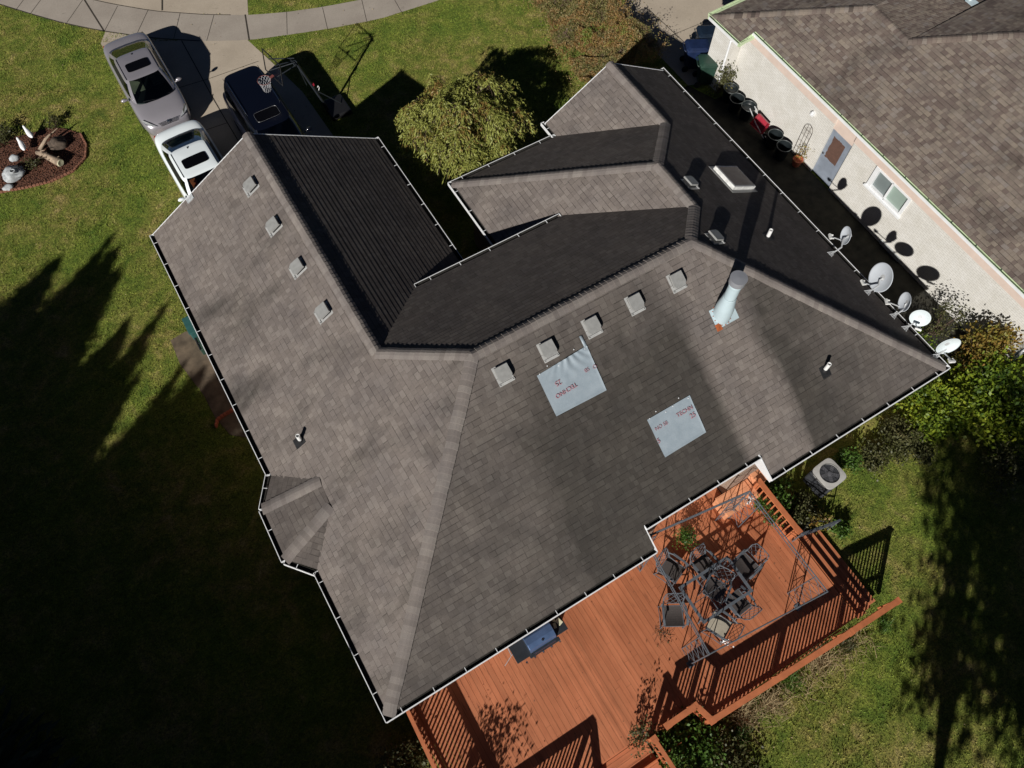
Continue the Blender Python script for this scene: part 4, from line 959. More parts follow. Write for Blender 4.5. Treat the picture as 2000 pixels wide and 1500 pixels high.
# AC unit
ac = Vector((11.47, 1.56, 0)); t = thing('air_conditioner', 'square pale air conditioning unit with round fan grille on the lawn under the eave', 'air conditioner', tuple(ac), R(4))
mb = MB(); hw = .37; mb.box((0, 0, .40), (2 * hw, 2 * hw, .76)); mb.build('cabinet', M['ac_dark'], t, local=True, bev=.05)
mb = MB(); n = 48; ro, ri = [], []
for k in range(n):
    a = 2 * math.pi * k / n; c_, s_ = math.cos(a), math.sin(a); e_ = 5
    x_ = hw * 1.02 * math.copysign(abs(c_) ** (2 / e_), c_); y_ = hw * 1.02 * math.copysign(abs(s_) ** (2 / e_), s_); ro.append((x_, y_)); ri.append((.285 * c_, .285 * s_))
V = [(x, y, .80) for x, y in ro] + [(x, y, .815) for x, y in ri] + [(x, y, .72) for x, y in ro] + [(x, y, .76) for x, y in ri]
mb.add(V, [(k, (k + 1) % n, n + (k + 1) % n, n + k) for k in range(n)] + [(2 * n + k, 2 * n + (k + 1) % n, (k + 1) % n, k) for k in range(n)] + [(n + k, n + (k + 1) % n, 3 * n + (k + 1) % n, 3 * n + k) for k in range(n)])
mb.build('top_cover', M['ac_shell'], t, local=True)
mb = MB(); mb.lathe([(0, .785), (.283, .785)], (0, 0, 0), 32); mb.build('fan_opening', M['ac_dark'], t, local=True)
mb = MB()
for k in range(5): a = 2 * math.pi * k / 5 + .4; mb.box((.15 * math.cos(a), .15 * math.sin(a), .792), (.20, .10, .006), a)
mb.lathe([(0, .83), (.06, .825), (.07, .79)], (0, 0, 0), 16); mb.build('fan_blade', M['fan_grey'], t, local=True)
mb = MB()
for r in (.10, .16, .22, .28): mb.tube([(r * math.cos(a), r * math.sin(a), .825) for a in [2 * math.pi * k / 32 for k in range(32)]], .003, 4, closed=True)
for k in range(8): a = math.pi * k / 4; mb.tube([(.28 * math.cos(a), .28 * math.sin(a), .828), (.06 * math.cos(a), .06 * math.sin(a), .828)], .003, 4)
mb.build('wire_guard', M['ac_dark'], t, local=True)

# ------------------------------------------------------------------ vehicles (local: rear -Y, front +Y)
def car(name, label, loc, rz, paint, kind='sedan', seat=None):
    t = thing(name, label, 'suv' if kind == 'suv' else 'car', (*loc, 0), rz)
    if kind == 'sedan':
        S = [(-2.40, .60, .62), (-2.36, .74, .86), (-2.22, .83, .99), (-1.95, .88, 1.02), (-1.6, .905, .985), (-.6, .91, .98), (.3, .91, .96), (1.15, .91, .975), (1.5, .90, .95), (1.85, .88, .88), (2.12, .84, .80), (2.30, .74, .68), (2.40, .60, .58)]
        bel = dict(a=.82, y0=-1.74, y1=1.42, z=.99); rf = dict(a=.64, y0=-.66, y1=.72, z=1.44); crown = .035
    else:
        S = [(-2.35, .74, .80), (-2.33, .84, 1.05), (-2.25, .90, 1.12), (-1.6, .93, 1.12), (-.6, .93, 1.10), (.4, .93, 1.08), (1.1, .92, 1.10), (1.5, .91, 1.06), (1.85, .89, 1.02), (2.12, .85, .95), (2.28, .76, .85), (2.36, .64, .70)]
        bel = dict(a=.87, y0=-2.30, y1=1.50, z=1.08); rf = dict(a=.70, y0=-2.14, y1=.85, z=1.72); crown = .03
    V, F = [], []; half = lambda w_, z: [(0, z + .03), (w_ * .5, z + .022), (w_ * .8, z - .012), (w_ * .95, z - .07), (w_, z - .20), (w_ * 1.0, min(z - .3, .55)), (w_ * .985, .34), (w_ * .93, .2), (0, .18)]
    for y, w_, z in S:
        h = half(w_, z); ring = [(-a, b) for a, b in h[1:-1]][::-1]; ring = h[:1] + h[1:-1] + h[-1:] + ring
        V += [(a, y, b) for a, b in ring]
    n = len(V) // len(S)
    for i in range(len(S) - 1):
        for k in range(n): F.append((i * n + k, (i + 1) * n + k, (i + 1) * n + (k + 1) % n, i * n + (k + 1) % n))
    F += [tuple(range(n)), tuple(range((len(S) - 1) * n, len(S) * n))[::-1]]
    mb = MB(); mb.add(V, F); body = mb.build('body', paint, t, local=True, smooth=True, sub=2)
    # greenhouse
    K = 64; e_ = 6.5
    def ring(q, off=0.0):
        yc, b = (q['y0'] + q['y1']) / 2, (q['y1'] - q['y0']) / 2; out = []
        for k in range(K):
            a = 2 * math.pi * k / K; c_, s_ = math.cos(a), math.sin(a)
            x = (q['a'] + off) * math.copysign(abs(c_) ** (2 / e_), c_); y = (b + off) * math.copysign(abs(s_) ** (2 / e_), s_)
            bow = .10 * (1 - (x / q['a']) ** 2) * (1 if y > 0 else -1) * min(1, (abs(y) / b) ** 6) * (1 if q is bel else .25)
            out.append(Vector((x, yc + y + bow, q['z'])))
        return out
    A, B = ring(bel), ring(rf)
    def mid(f, o=0): 
        return [A[k].lerp(B[k], f) + Vector((A[k].x, (A[k].y - (bel['y0'] + bel['y1']) / 2) * .6, 0)).normalized() * (.035 * math.sin(math.pi * f) + o) for k in range(K)]
    rows = [mid(i / 6) for i in range(7)]; V = [p for r in rows for p in r]; F = []; mi = []
    for i in range(6):
        for k in range(K):
            F.append((i * K + k, i * K + (k + 1) % K, (i + 1) * K + (k + 1) % K, (i + 1) * K + k))
            a = abs(A[k].x) / bel['a']; yy = A[k].y; c_ = abs(math.cos(2 * math.pi * (k + .5) / K)) ** (2 / e_); s_ = abs(math.sin(2 * math.pi * (k + .5) / K)) ** (2 / e_)
            corner = (c_ > .85 and s_ > .85)
            bp = kind == 'sedan' and abs(math.sin(2 * math.pi * (k + .5) / K)) < .05
            mi.append(1 if corner or (i == 5 and s_ < .9) or (i == 0 and s_ < .9) else (2 if bp else 0))
    mb = MB(); mb.v = [tuple(p) for p in V]; mb.f = F; mb.m = mi
    mb.build('windows', [M['autoglass'], paint, M['p_trim']], t, local=True, smooth=True)
    mb = MB(); mb.face([(p.x * .97, p.y * .97, bel['z'] + .012) for p in A]); mb.build('cabin_floor', M['p_trim'], t, local=True)
    if seat:
        for x_ in (-.38, .38):
            mb = MB(); k_ = 1 if seat == M['seatbeige'] else .45; mb.box((x_, .35 + (1 - k_) * .3, bel['z'] + .10 * k_), (.46 * k_, .16, .28 * k_), 0); mb.box((x_, .60, bel['z'] + .02), (.44 * k_, .4 * k_ + .1, .03)); mb.build('front_seat', seat, t, local=True, bev=.04)
        mb = MB(); mb.box((0, -.75, bel['z'] + .08), (1.2, .14, .2)); mb.build('rear_seat', seat, t, local=True, bev=.04)
        mb = MB(); mb.tube([(-.38 + .17 * math.cos(a), .92 + .08 * math.sin(a), bel['z'] + .10 + .13 * math.sin(a)) for a in [2 * math.pi * k / 20 for k in range(20)]], .014, 6, closed=True); mb.build('steering_wheel', M['p_trim'], t, local=True)
    mb = MB(); top = [p.copy() for p in rows[-1]]; V = list(top); cx, cy = 0, (rf['y0'] + rf['y1']) / 2; F = []
    for j, f in enumerate((.97, .8, .5, .2)):
        V += [Vector((p.x * f, cy + (p.y - cy) * f, rf['z'] + crown * (1 - f * f) + .006)) for p in top]
        for k in range(K): F.append((j * K + k, j * K + (k + 1) % K, (j + 1) * K + (k + 1) % K, (j + 1) * K + k))
    F.append(tuple(range(4 * K, 5 * K))); mb.add(V, F); rp_ = mb.build('roof_panel', paint, t, local=True, smooth=True)
    # sunroof
    sy = cy + (.10 if kind == 'sedan' else .95); N_ = 32; ro = []
    for k in range(N_):
        a = 2 * math.pi * k / N_; c_, s_ = math.cos(a), math.sin(a); ro.append((.42 * math.copysign(abs(c_) ** .3, c_), sy + .24 * math.copysign(abs(s_) ** .3, s_)))
    mb = MB(); f = lambda x, y, d=0: rf['z'] + crown + .012 + d
    mb.face([(x, y, f(x, y)) for x, y in ro]); mb.build('sunroof', M['sunroof_black'], rp_, local=True)
    if kind == 'suv':
        mb = MB(); mb.tube([(x, y, f(x, y, .001)) for x, y in ro], .004, 4, closed=True); mb.build('sunroof_seal', M['alloy'], rp_, local=True)
        for s_ in (-1, 1):
            mb = MB(); mb.tube([(s_ * .62, -1.85, rf['z'] + .01), (s_ * .62, -1.78, rf['z'] + .055), (s_ * .61, -.1, rf['z'] + .055), (s_ * .60, .02, rf['z'] + .01)], .017, 8); mb.build('roof_rail', M['chrome'], t, local=True)
        mb = MB(); mb.box((.42, .56, rf['z'] - .10), (.09, .06, .02), .3); mb.build('sticker', M['cream'], t, local=True)
    else:
        mb = MB(); mb.lathe([(.03, 0), (.018, .03), (0, .05)], (0, rf['y0'] + .12, rf['z'] + .012), 10, sy=1.8); mb.build('antenna', M['p_trim'], rp_, local=True)
    # seams along roof
    for s_ in (-1, 1):
        mb = MB(); pts = [(s_ * (rf['a'] - .045), y, rf['z'] + .022) for y in (rf['y0'] + .1, cy, rf['y1'] - .1)]; mb.tube(pts, .009, 5); mb.build('roof_moulding', M['p_trim'], rp_, local=True)
    # mirrors
    for s_ in (-1, 1):
        mb = MB(); mb.lathe([(0, -.06), (.06, -.05), (.085, 0), (.06, .05), (0, .06)], (s_ * (bel['a'] + .20), 1.02, bel['z'] + .05), 12, sx=1.35, sy=.75); mb.tube([(s_ * (bel['a'] + .05), 1.02, bel['z'] + .0), (s_ * (bel['a'] + .2), 1.02, bel['z'] + .04)], .025, 6)
        mb.build('wing_mirror', paint, t, local=True, smooth=True)
    # lamps, grille, wheels
    yF = S[-1][0]; zf = .66 if kind == 'sedan' else .82
    for s_ in (-1, 1):
        mb = MB(); P = [(s_ * .42, yF - .055, zf - .02), (s_ * .60, yF - .10, zf + .02), (s_ * .76, yF - .22, zf + .06), (s_ * .84, yF - .48, zf + .10), (s_ * .77, yF - .40, zf + .155), (s_ * .62, yF - .20, zf + .11)]
        Q = [(x * 1.0, y + .035, z + .028) for x, y, z in P]; mb.face(Q if s_ > 0 else Q[::-1])
        for i in range(6): mb.face([P[i - 1], P[i], Q[i], Q[i - 1]])
        mb.build('headlight', M['lamp_glass'], t, local=True)
        mb = MB(); yR = S[0][0]; mb.box((s_ * .66, yR + .13, .78 if kind == 'sedan' else .92), (.26, .10, .12), s_ * -.35); mb.build('tail_light', M['tail'], t, local=True, bev=.02)
        for y in (-1.42, 1.38):
            mb = MB(); Mx = Matrix.Rotation(R(90), 3, 'Y'); mb.lathe([(.2, -.11), (.31, -.11), (.335, -.08), (.335, .08), (.31, .11), (.2, .11)], (s_ * .80, y, .335), 28, M=Mx); wh = mb.build('wheel', M['tyre'], t, local=True, smooth=True)
            mb = MB(); mb.lathe([(0, .10 * s_), (.08, .105 * s_), (.21, .08 * s_)], (s_ * .80, y, .335), 20, M=Mx); mb.build('rim', M['alloy'], wh, local=True)
    mb = MB()
    for k in range(4): mb.beam((-.36 + .02 * k, yF - .035 + .012 * k - .02 * 0, zf + .075 - .035 * k), (.36 - .02 * k, yF - .035 + .012 * k, zf + .075 - .035 * k), .02, .012)
    mb.lathe([(0, .03), (.05, .02), (.06, 0)], (0, yF - .02, zf + .05), 14, M=Matrix.Rotation(R(-60), 3, 'X')); mb.build('grille', M['chrome'], t, local=True)
    if kind == 'sedan':
        mb = MB(); mb.tube([(-.55, 1.44, bel['z'] + .02), (-.1, 1.40, bel['z'] + .06), (.05, 1.38, bel['z'] + .07)], .008, 5); mb.tube([(.0, 1.50, bel['z'] + .02), (.45, 1.42, bel['z'] + .05)], .008, 5); mb.build('wiper', M['p_trim'], t, local=True)
    return t
car('grey_sedan', 'warm grey saloon car with black sunroof parked on the driveway beside the lawn', (.12, 26.25), R(180.5), M['p_grey'], seat=M['seatbeige'])
car('white_sedan', 'white saloon car with black sunroof parked nose in, half under the garage roof', (.28, 20.98), R(181.5), M['p_white'], seat=M['seatorange'])
car('dark_suv', 'dark navy estate car with silver roof rails parked below the basketball hoop', (3.12, 21.55), R(180.5), M['p_navy'], 'suv')

# basketball hoop
t = thing('basketball_hoop', 'portable basketball hoop with clear board and black frame leaning over the dark car', 'basketball hoop', (5.65, 22.0, 0))
mb = MB(); mb.box((5.75, 22.02, .10), (.8, 1.0, .2)); mb.build('base', M['p_trim'], t, bev=.06)
PT = Vector((4.72, 21.85, 2.75)); PB = Vector((5.40, 22.05, .22)); mb = MB(); mb.tube([PB, PT], .045, 10); mb.tube([Vector((5.95, 22.03, .2)), PB.lerp(PT, .42)], .02, 8); mb.build('pole', M['grill_dark'], t)
TL, TR, BR_, BL_ = Vector((3.90, 22.45, 3.22)), Vector((4.10, 21.43, 3.22)), Vector((3.97, 21.36, 2.48)), Vector((3.77, 22.37, 2.48))
mb = MB(); mb.tube([TL, TR, BR_, BL_], .022, 6, closed=True); bdf = mb.build('backboard_frame', M['p_trim'], t)
mb = MB(); mb.face([TL, TR, BR_, BL_]); mb.build('backboard', M['clear'], t)
mb = MB()
for f, g_ in ((.3, .25), (.7, .25), (.3, .8), (.7, .8)):
    q = TL.lerp(TR, f).lerp(BL_.lerp(BR_, f), g_); mb.tube([q, PT + Vector((0, (.5 - f) * .3, -.05 if g_ > .5 else .12))], .018, 6)
mb.tube([PT + Vector((-.1, .22, .05)), PT + Vector((-.1, -.22, .05))], .022, 6); mb.tube([PT, PT.lerp(PB, .45) + Vector((-.14, .02, .0))], .012, 6); mb.build('arm', M['grill_dark'], t)
rc = (BL_ + BR_) / 2 + Vector((-.36, -.05, .10)); mb = MB(); mb.tube([rc + Vector((.225 * math.cos(a), .225 * math.sin(a), 0)) for a in [2 * math.pi * k / 28 for k in range(28)]], .009, 6, closed=True); mb.beam(rc + Vector((.22, 0, 0)), (BL_ + BR_) / 2 + Vector((0, 0, .1)), .1, .02); rim = mb.build('rim', M['dull_red'], t)
mb = MB()
for k in range(12):
    for d in (1, -1):
        P = []
        for i in range(6):
            a = 2 * math.pi * (k + d * i * .5) / 12; r = .222 - .10 * (i / 5) ** .7; P.append(rc + Vector((r * math.cos(a), r * math.sin(a), -.085 * i)))
        mb.tube(P, .0045, 4, cap=False)
mb.build('net', M['net'], rim)
mb = MB(); q = PB.lerp(PT, .52); mb.box(q + Vector((.06, 0, 0)), (.07, .05, .09)); mb.build('height_handle', M['red_plastic'], t)
mb = MB(); q = PB.lerp(PT, .42) + Vector((.12, 0, .02)); mb.tube([q + Vector((0, -.06, -.05)), q + Vector((.05, -.05, .04)), q + Vector((.05, .05, .04)), q + Vector((0, .06, -.03))], .014, 6); mb.build('grab_handle', M['white_dirty'], t)

# ------------------------------------------------------------------ bins and tubs by the neighbour's wall
def wbin(label, x, y, rz, mat, h=1.05):
    t = thing('wheelie_bin', label, 'bin', (x, y, 0), rz, 'wheeled bins beside the neighbour driveway')
    mb = MB(); A = [(-.24, -.27), (.24, -.27), (.24, .30), (-.24, .30)]; B_ = [(-.31, -.36), (.31, -.36), (.31, .40), (-.31, .40)]
    V = [(a, b, .06) for a, b in A] + [(a, b, h - .08) for a, b in B_]; mb.add(V, [(0, 3, 2, 1), (4, 5, 6, 7)] + [(i, (i + 1) % 4, 4 + (i + 1) % 4, 4 + i) for i in range(4)]); mb.build('body', mat, t, local=True, bev=.035)
    mb = MB(); P = [(-.33, -.40), (-.27, -.46), (.27, -.46), (.33, -.40), (.34, .36), (.24, .44), (-.24, .44), (-.34, .36)]; V = [(a, b, h - .07) for a, b in P] + [(a * .97, b * .97, h - .03) for a, b in P] + [(a * .7, b * .7, h + .015) for a, b in P]; n = 8
    mb.add(V, [(i, (i + 1) % n, n + (i + 1) % n, n + i) for i in range(n)] + [(n + i, n + (i + 1) % n, 2 * n + (i + 1) % n, 2 * n + i) for i in range(n)] + [tuple(range(2 * n, 3 * n))]); ld = mb.build('lid', mat, t, local=True)
    mb = MB()
    for k, (a, b, w_, l_) in enumerate(((-.02, -.24, .17, .035), (-.01, -.18, .20, .04), (.01, -.12, .15, .03))): mb.box((a, b, h + .012), (w_, l_, .004))
    mb.box((-.20, .18, h - .005), (.04, .15, .01), .1); mb.build('lid_marking', M['white'], ld, local=True)
    mb = MB(); mb.tube([(-.25, .44, h - .12), (-.22, .50, h - .08), (.22, .50, h - .08), (.25, .44, h - .12)], .016, 6); mb.build('handle', mat, t, local=True)
    for s_ in (-1, 1): mb = MB(); mb.lathe([(0, -.03), (.12, -.03), (.12, .03), (0, .03)], (s_ * .29, .33, .12), 16, M=Matrix.Rotation(R(90), 3, 'Y')); mb.build('wheel', M['tyre'], t, local=True)
    return t
p = at(1388, 118, 1.0); wbin('dark green wheeled bin nearest the leafy shrub', p.x, p.y, R(60), M['bin_green'])
p = at(1362, 87, 1.0); wbin('dark blue wheeled bin with white lid marks, outermost on the driveway', p.x, p.y, R(62), M['bin_blue'], 1.02)
p = at(1398, 86, 1.0); wbin('navy bin in shade against the house corner behind the green bin', p.x + .15, p.y + .05, R(70), M['bin_navy'], .98)
p = at(1388, 62, 1.0); wbin('navy bin farthest up the driveway with its lid in shade', p.x, p.y + .1, R(64), M['bin_navy'], 1.0)
def tub(label, x, y, r=.27, h=.55, full=True):
    t = thing('plant_tub', label, 'tub', (x, y, 0), 0, 'round black tubs along the white wall')
    mb = MB(); mb.lathe([(0, .0), (r * .78, .0), (r * .95, h - .05), (r * 1.0, h - .04), (r * 1.02, h), (r * .93, h), (r * .90, h - .08), (r * .80, .08 if not full else h - .12), (0, .08 if not full else h - .12)], (0, 0, 0), 28); mb.build('body', M['tub'], t, local=True, smooth=True).modifiers.new('e', 'EDGE_SPLIT').split_angle = R(40)
    mb = MB(); mb.tube([(r * math.cos(a), r * math.sin(a), h) for a in [2 * math.pi * k / 28 for k in range(28)]], .012, 6, closed=True); mb.tube([(r * .98, -.06, h - .04), (r * 1.14, -.05, h - .03), (r * 1.14, .05, h - .03), (r * .98, .06, h - .04)], .012, 6); mb.build('rim', M['tub_rim'], t, local=True)
    return t
for (px, py, lab, f) in ((1428, 172, 'round black tub with grey lid like surface next to the leafy shrub', 1), (1440, 192, 'round black tub second from the shrub, set low between its neighbours', 0), (1463, 207, 'round black tub beside the upturned red wheelbarrow handles', 1), (1515, 263, 'round black tub right after the red wheelbarrow with a shiny rim', 0), (1532, 285, 'round black tub next to the wire trellis', 0)):
    p = at(px, py, .55); tub(lab, min(p.x, 18.68), p.y, full=f)
# wheelbarrow
a = at(1478, 232, .5); t = thing('wheelbarrow', 'red wheelbarrow stood between the black tubs by the white wall', 'wheelbarrow', (18.55, 13.1, 0))
mb = MB(); P0 = [(18.42, 13.38, .20), (18.72, 13.38, .55), (18.74, 12.85, .50), (18.46, 12.80, .18)]; Q0 = [(x - .14, y, z + .10) for x, y, z in P0]
mb.face(P0); mb.face([(x - .004, y, z - .004) for x, y, z in P0][::-1])
for i in range(4): mb.face([P0[i - 1], P0[i], Q0[i], Q0[i - 1]])
mb.build('tray', M['red_plastic'], t)
for s_ in (0, .22): mb = MB(); mb.tube([(18.48 + s_, 13.75, .62), (18.46 + s_, 13.3, .35), (18.40 + s_ * .4, 12.65, .15)], .018, 7); mb.build('handle', M['galv'], t)
mb = MB(); mb.lathe([(.08, -.04), (.17, -.04), (.17, .04), (.08, .04)], (18.48, 12.62, .18), 18, M=Matrix.Rotation(R(90), 3, 'Y')); mb.build('wheel', M['tyre'], t)
# wire trellis with pot plant
yb = atx(1556, 300, 18.85).y; t = thing('wire_trellis', 'arched brown wire trellis standing against the white wall left of the door', 'trellis', (18.86, yb, 0))
mb = MB(); X = 18.88; wd_ = .20; arch = [(X, yb - wd_, .25), (X, yb - wd_, 1.35)] + [(X, yb - wd_ * math.cos(a), 1.35 + .26 * math.sin(a)) for a in [math.pi * k / 10 for k in range(1, 10)]] + [(X, yb + wd_, 1.35), (X, yb + wd_, .25)]
mb.tube(arch, .007, 5)
for f in (-.33, .33): mb.tube([(X, yb + wd_ * f, .25), (X, yb + wd_ * f, 1.58)], .005, 4)
for z in (.5, .8, 1.1, 1.35): mb.tube([(X, yb - wd_, z), (X, yb + wd_, z)], .005, 4)
for k in range(3): mb.tube([(X, yb - wd_ + .05, 1.35 - k * .1), (X, yb, 1.5 - k * .12), (X, yb + wd_ - .05, 1.35 - k * .1)], .004, 4)
mb.build('wire_frame', M['wire'], t)
q = at(1562, 308, .35); t = thing('potted_plant', 'terracotta pot with trailing red brown plant at the foot of the wire trellis', 'potted plant', (q.x - .05, q.y, 0))
mb = MB(); mb.lathe([(0, 0), (.12, 0), (.17, .26), (.19, .27), (.19, .31), (.15, .31), (.13, .24), (0, .24)], (0, 0, 0), 20); mb.build('pot', M['terracotta'], t, local=True)
P = rng.normal(0, 1, (160, 3)) * np.array([.10, .14, .22]) + np.array([.05, .0, .5]); V, F = leaves(P, np.tile([0, 0, 1.0], (160, 1)), .06, .04); npmesh('foliage', V, F, M['lf_orange'], t, local=True)
q = at(1690, 440, 0); 
t = thing('low_vent_block', 'row of small grey vents low on the white wall under the dish shadows', 'wall vent', (18.9, 6.6, 0)); mb = MB()
for k in range(1): mb.box((wx(6.6) - .02, 6.6, .12), (.06, .9, .16), rot)
mb.build('vent_grille', M['stone'], t)

# ------------------------------------------------------------------ things on the flower bed
def goose(label, px, py, rz):
    p = at(px, py, .35); t = thing('goose_statue', label, 'statue', (p.x, p.y, 0), rz, 'white bird statues on the mulch bed'); 
    mb = MB(); B = [(0, -.26, .33, .02), (0, -.18, .30, .07), (0, -.05, .27, .105), (0, .08, .28, .10), (0, .16, .33, .075), (0, .20, .38, .055), (0, .22, .43, .045), (0, .25, .46, .045), (0, .29, .46, .028), (0, .33, .45, .010)]
    mb.tube([b[:3] for b in B], [b[3] for b in B], 14); mb.build('body', M['statue'], t, local=True, smooth=True, sub=1)
    mb = MB(); mb.tube([(-.04, .02, 0), (-.04, .0, .22)], .012, 6); mb.tube([(.04, .02, 0), (.04, .0, .22)], .012, 6); mb.build('legs', M['terracotta'], t, local=True)
goose('white goose statue on the mulch bed, the one farther up the picture', 56, 259, R(12)); goose('white goose statue on the mulch bed, the one nearer the pale stone', 42, 283, R(4))
def rock(name, label, catg, c, s_, mat, seed, sub=3):
    t = thing(name, label, catg, (c[0], c[1], 0)); import bmesh
    bm = bmesh.new(); bmesh.ops.create_icosphere(bm, subdivisions=sub, radius=1); r2 = np.random.default_rng(seed); ph = r2.uniform(0, 6, 9)
    for v in bm.verts:
        x, y, z = v.co; k = 1 + .16 * math.sin(3 * x + ph[0]) * math.sin(3 * y + ph[1]) + .10 * math.sin(6 * z + ph[2] + 4 * x) + .06 * math.sin(11 * y + ph[3])
        v.co = Vector((x * s_[0] * k, y * s_[1] * k, max(0, (z * .5 + .42)) * s_[2] * k))
    me = bpy.data.meshes.new('boulder'); bm.to_mesh(me); bm.free(); link('boulder', me, mat, t, True, True); return t
q = at(22, 334, .3); bb = rock('stone_basin', 'round pale grey stone basin with a hole at the left edge of the mulch bed', 'stone basin', (q.x, q.y), (.38, .33, .40), M['stone'], 3)
mb = MB(); mb.lathe([(.09, .34), (.10, .41), (.07, .42), (.06, .38), (0, .37)], (.05, -.13, .0), 18); mb.build('hole_ring', M['stone'], bb, local=True); mb = MB(); mb.lathe([(0, .395), (.06, .39)], (.05, -.13, 0), 16); mb.build('hole', M['p_trim'], bb, local=True)
mb = MB(); mb.lathe([(0, .41), (.12, .39), (.15, .32)], (.17, .02, 0), 18, sy=.55); mb.build('hollow', M['ac_dark'], bb, local=True)
q = at(22, 302, .3); rock('pale_rock', 'smooth blue grey rock behind the round stone basin', 'rock', (q.x, q.y), (.17, .12, .26), M['stone'], 8, 2)
q = at(12, 362, .2); rock('small_rock', 'small pale stone in front of the round basin at the photo edge', 'rock', (q.x, q.y), (.18, .14, .18), M['stone'], 12, 2)
q = at(112, 280, .2); rock('tree_stump', 'dark weathered tree stump at the right end of the mulch bed', 'stump', (q.x, q.y), (.34, .28, .40), M['bark'], 5)
a, b = at(72, 298, .22), at(118, 318, .25); t = thing('driftwood_log', 'pale hollow driftwood log lying across the mulch bed', 'log', (a.x, a.y, 0))
mb = MB(); P = [a, a.lerp(b, .3) + Vector((.02, .03, .03)), a.lerp(b, .6) + Vector((0, 0, .04)), b]; mb.tube(P, [.07, .11, .12, .15], 14, cap=True); mb.build('trunk', M['driftwood'], t, smooth=True)
mb = MB(); mb.lathe([(0, .0), (.12, .01), (.14, -.02)], b + (b - a).normalized() * .012, 14, M=(b - a).to_track_quat('Z', 'Y').to_matrix()); mb.build('hollow_end', M['cream'], t)
mb = MB()
for k in range(7): q2 = a.lerp(b, .1 + .12 * k); e2 = q2 + Vector((random.uniform(-.3, .3), random.uniform(-.3, .3), random.uniform(.1, .35))); mb.tube([q2, q2.lerp(e2, .5) + Vector((0, 0, .05)), e2], [.03, .018, .006], 6)
mb.build('branch', M['driftwood'], t)
a, b = at(98, 262, .5), at(78, 292, .1); t = thing('driftwood_branch', 'crooked dark branch standing up near the geese', 'branch', (b.x, b.y, 0)); mb = MB(); mb.tube([b, a.lerp(b, .5) + Vector((.08, 0, .1)), a], [.07, .05, .03], 8); mb.tube([a.lerp(b, .5) + Vector((.08, 0, .1)), a + Vector((.3, .15, .0))], [.04, .012], 7); mb.build('branch', M['driftwood'], t)

# ------------------------------------------------------------------ side yard
q = at(368, 640, .35); t = thing('hose_box', 'teal plastic hose box half hidden under the left gutter', 'hose box', (q.x + .16, q.y, 0), R(0))
mb = MB(); mb.box((0, 0, .22), (.40, .62, .42)); mb.build('box', M['teal'], t, local=True, bev=.03); mb = MB(); mb.box((0, 0, .45), (.44, .66, .04)); mb.build('lid', M['teal'], t, local=True, bev=.012)
q = at(384, 668, .3); t = thing('dark_crate', 'dark green crate on the bare side path beside the hose box', 'crate', (q.x + .20, q.y - .1, 0)); mb = MB(); mb.box((0, 0, .16), (.42, .52, .32)); mb.build('box', M['dark_green'], t, local=True, bev=.02); mb = MB(); mb.box((0, 0, .33), (.44, .03, .03)); mb.box((-.2, 0, .33), (.03, .5, .03)); mb.build('rim', M['grill_dark'], t, local=True)
t = thing('tile_edging', 'scalloped terracotta tile edging by the bare path under the left gutter', 'edging', tuple(at(440, 815)))
P = [at(*q_, .08) for q_ in ((462, 796), (448, 804), (436, 811), (424, 820), (421, 834))]; mb = MB()
for a, b in zip(P, P[1:]):
    for f in (.25, .75): q = a.lerp(b, f); mb.lathe([(.075, -.08), (.075, .04), (.05, .085), (0, .10)], q, 10, sy=.5, M=Matrix.Rotation(math.atan2(b.y - a.y, b.x - a.x), 3, 'Z'))
mb.build('tile', M['terracotta'], t)

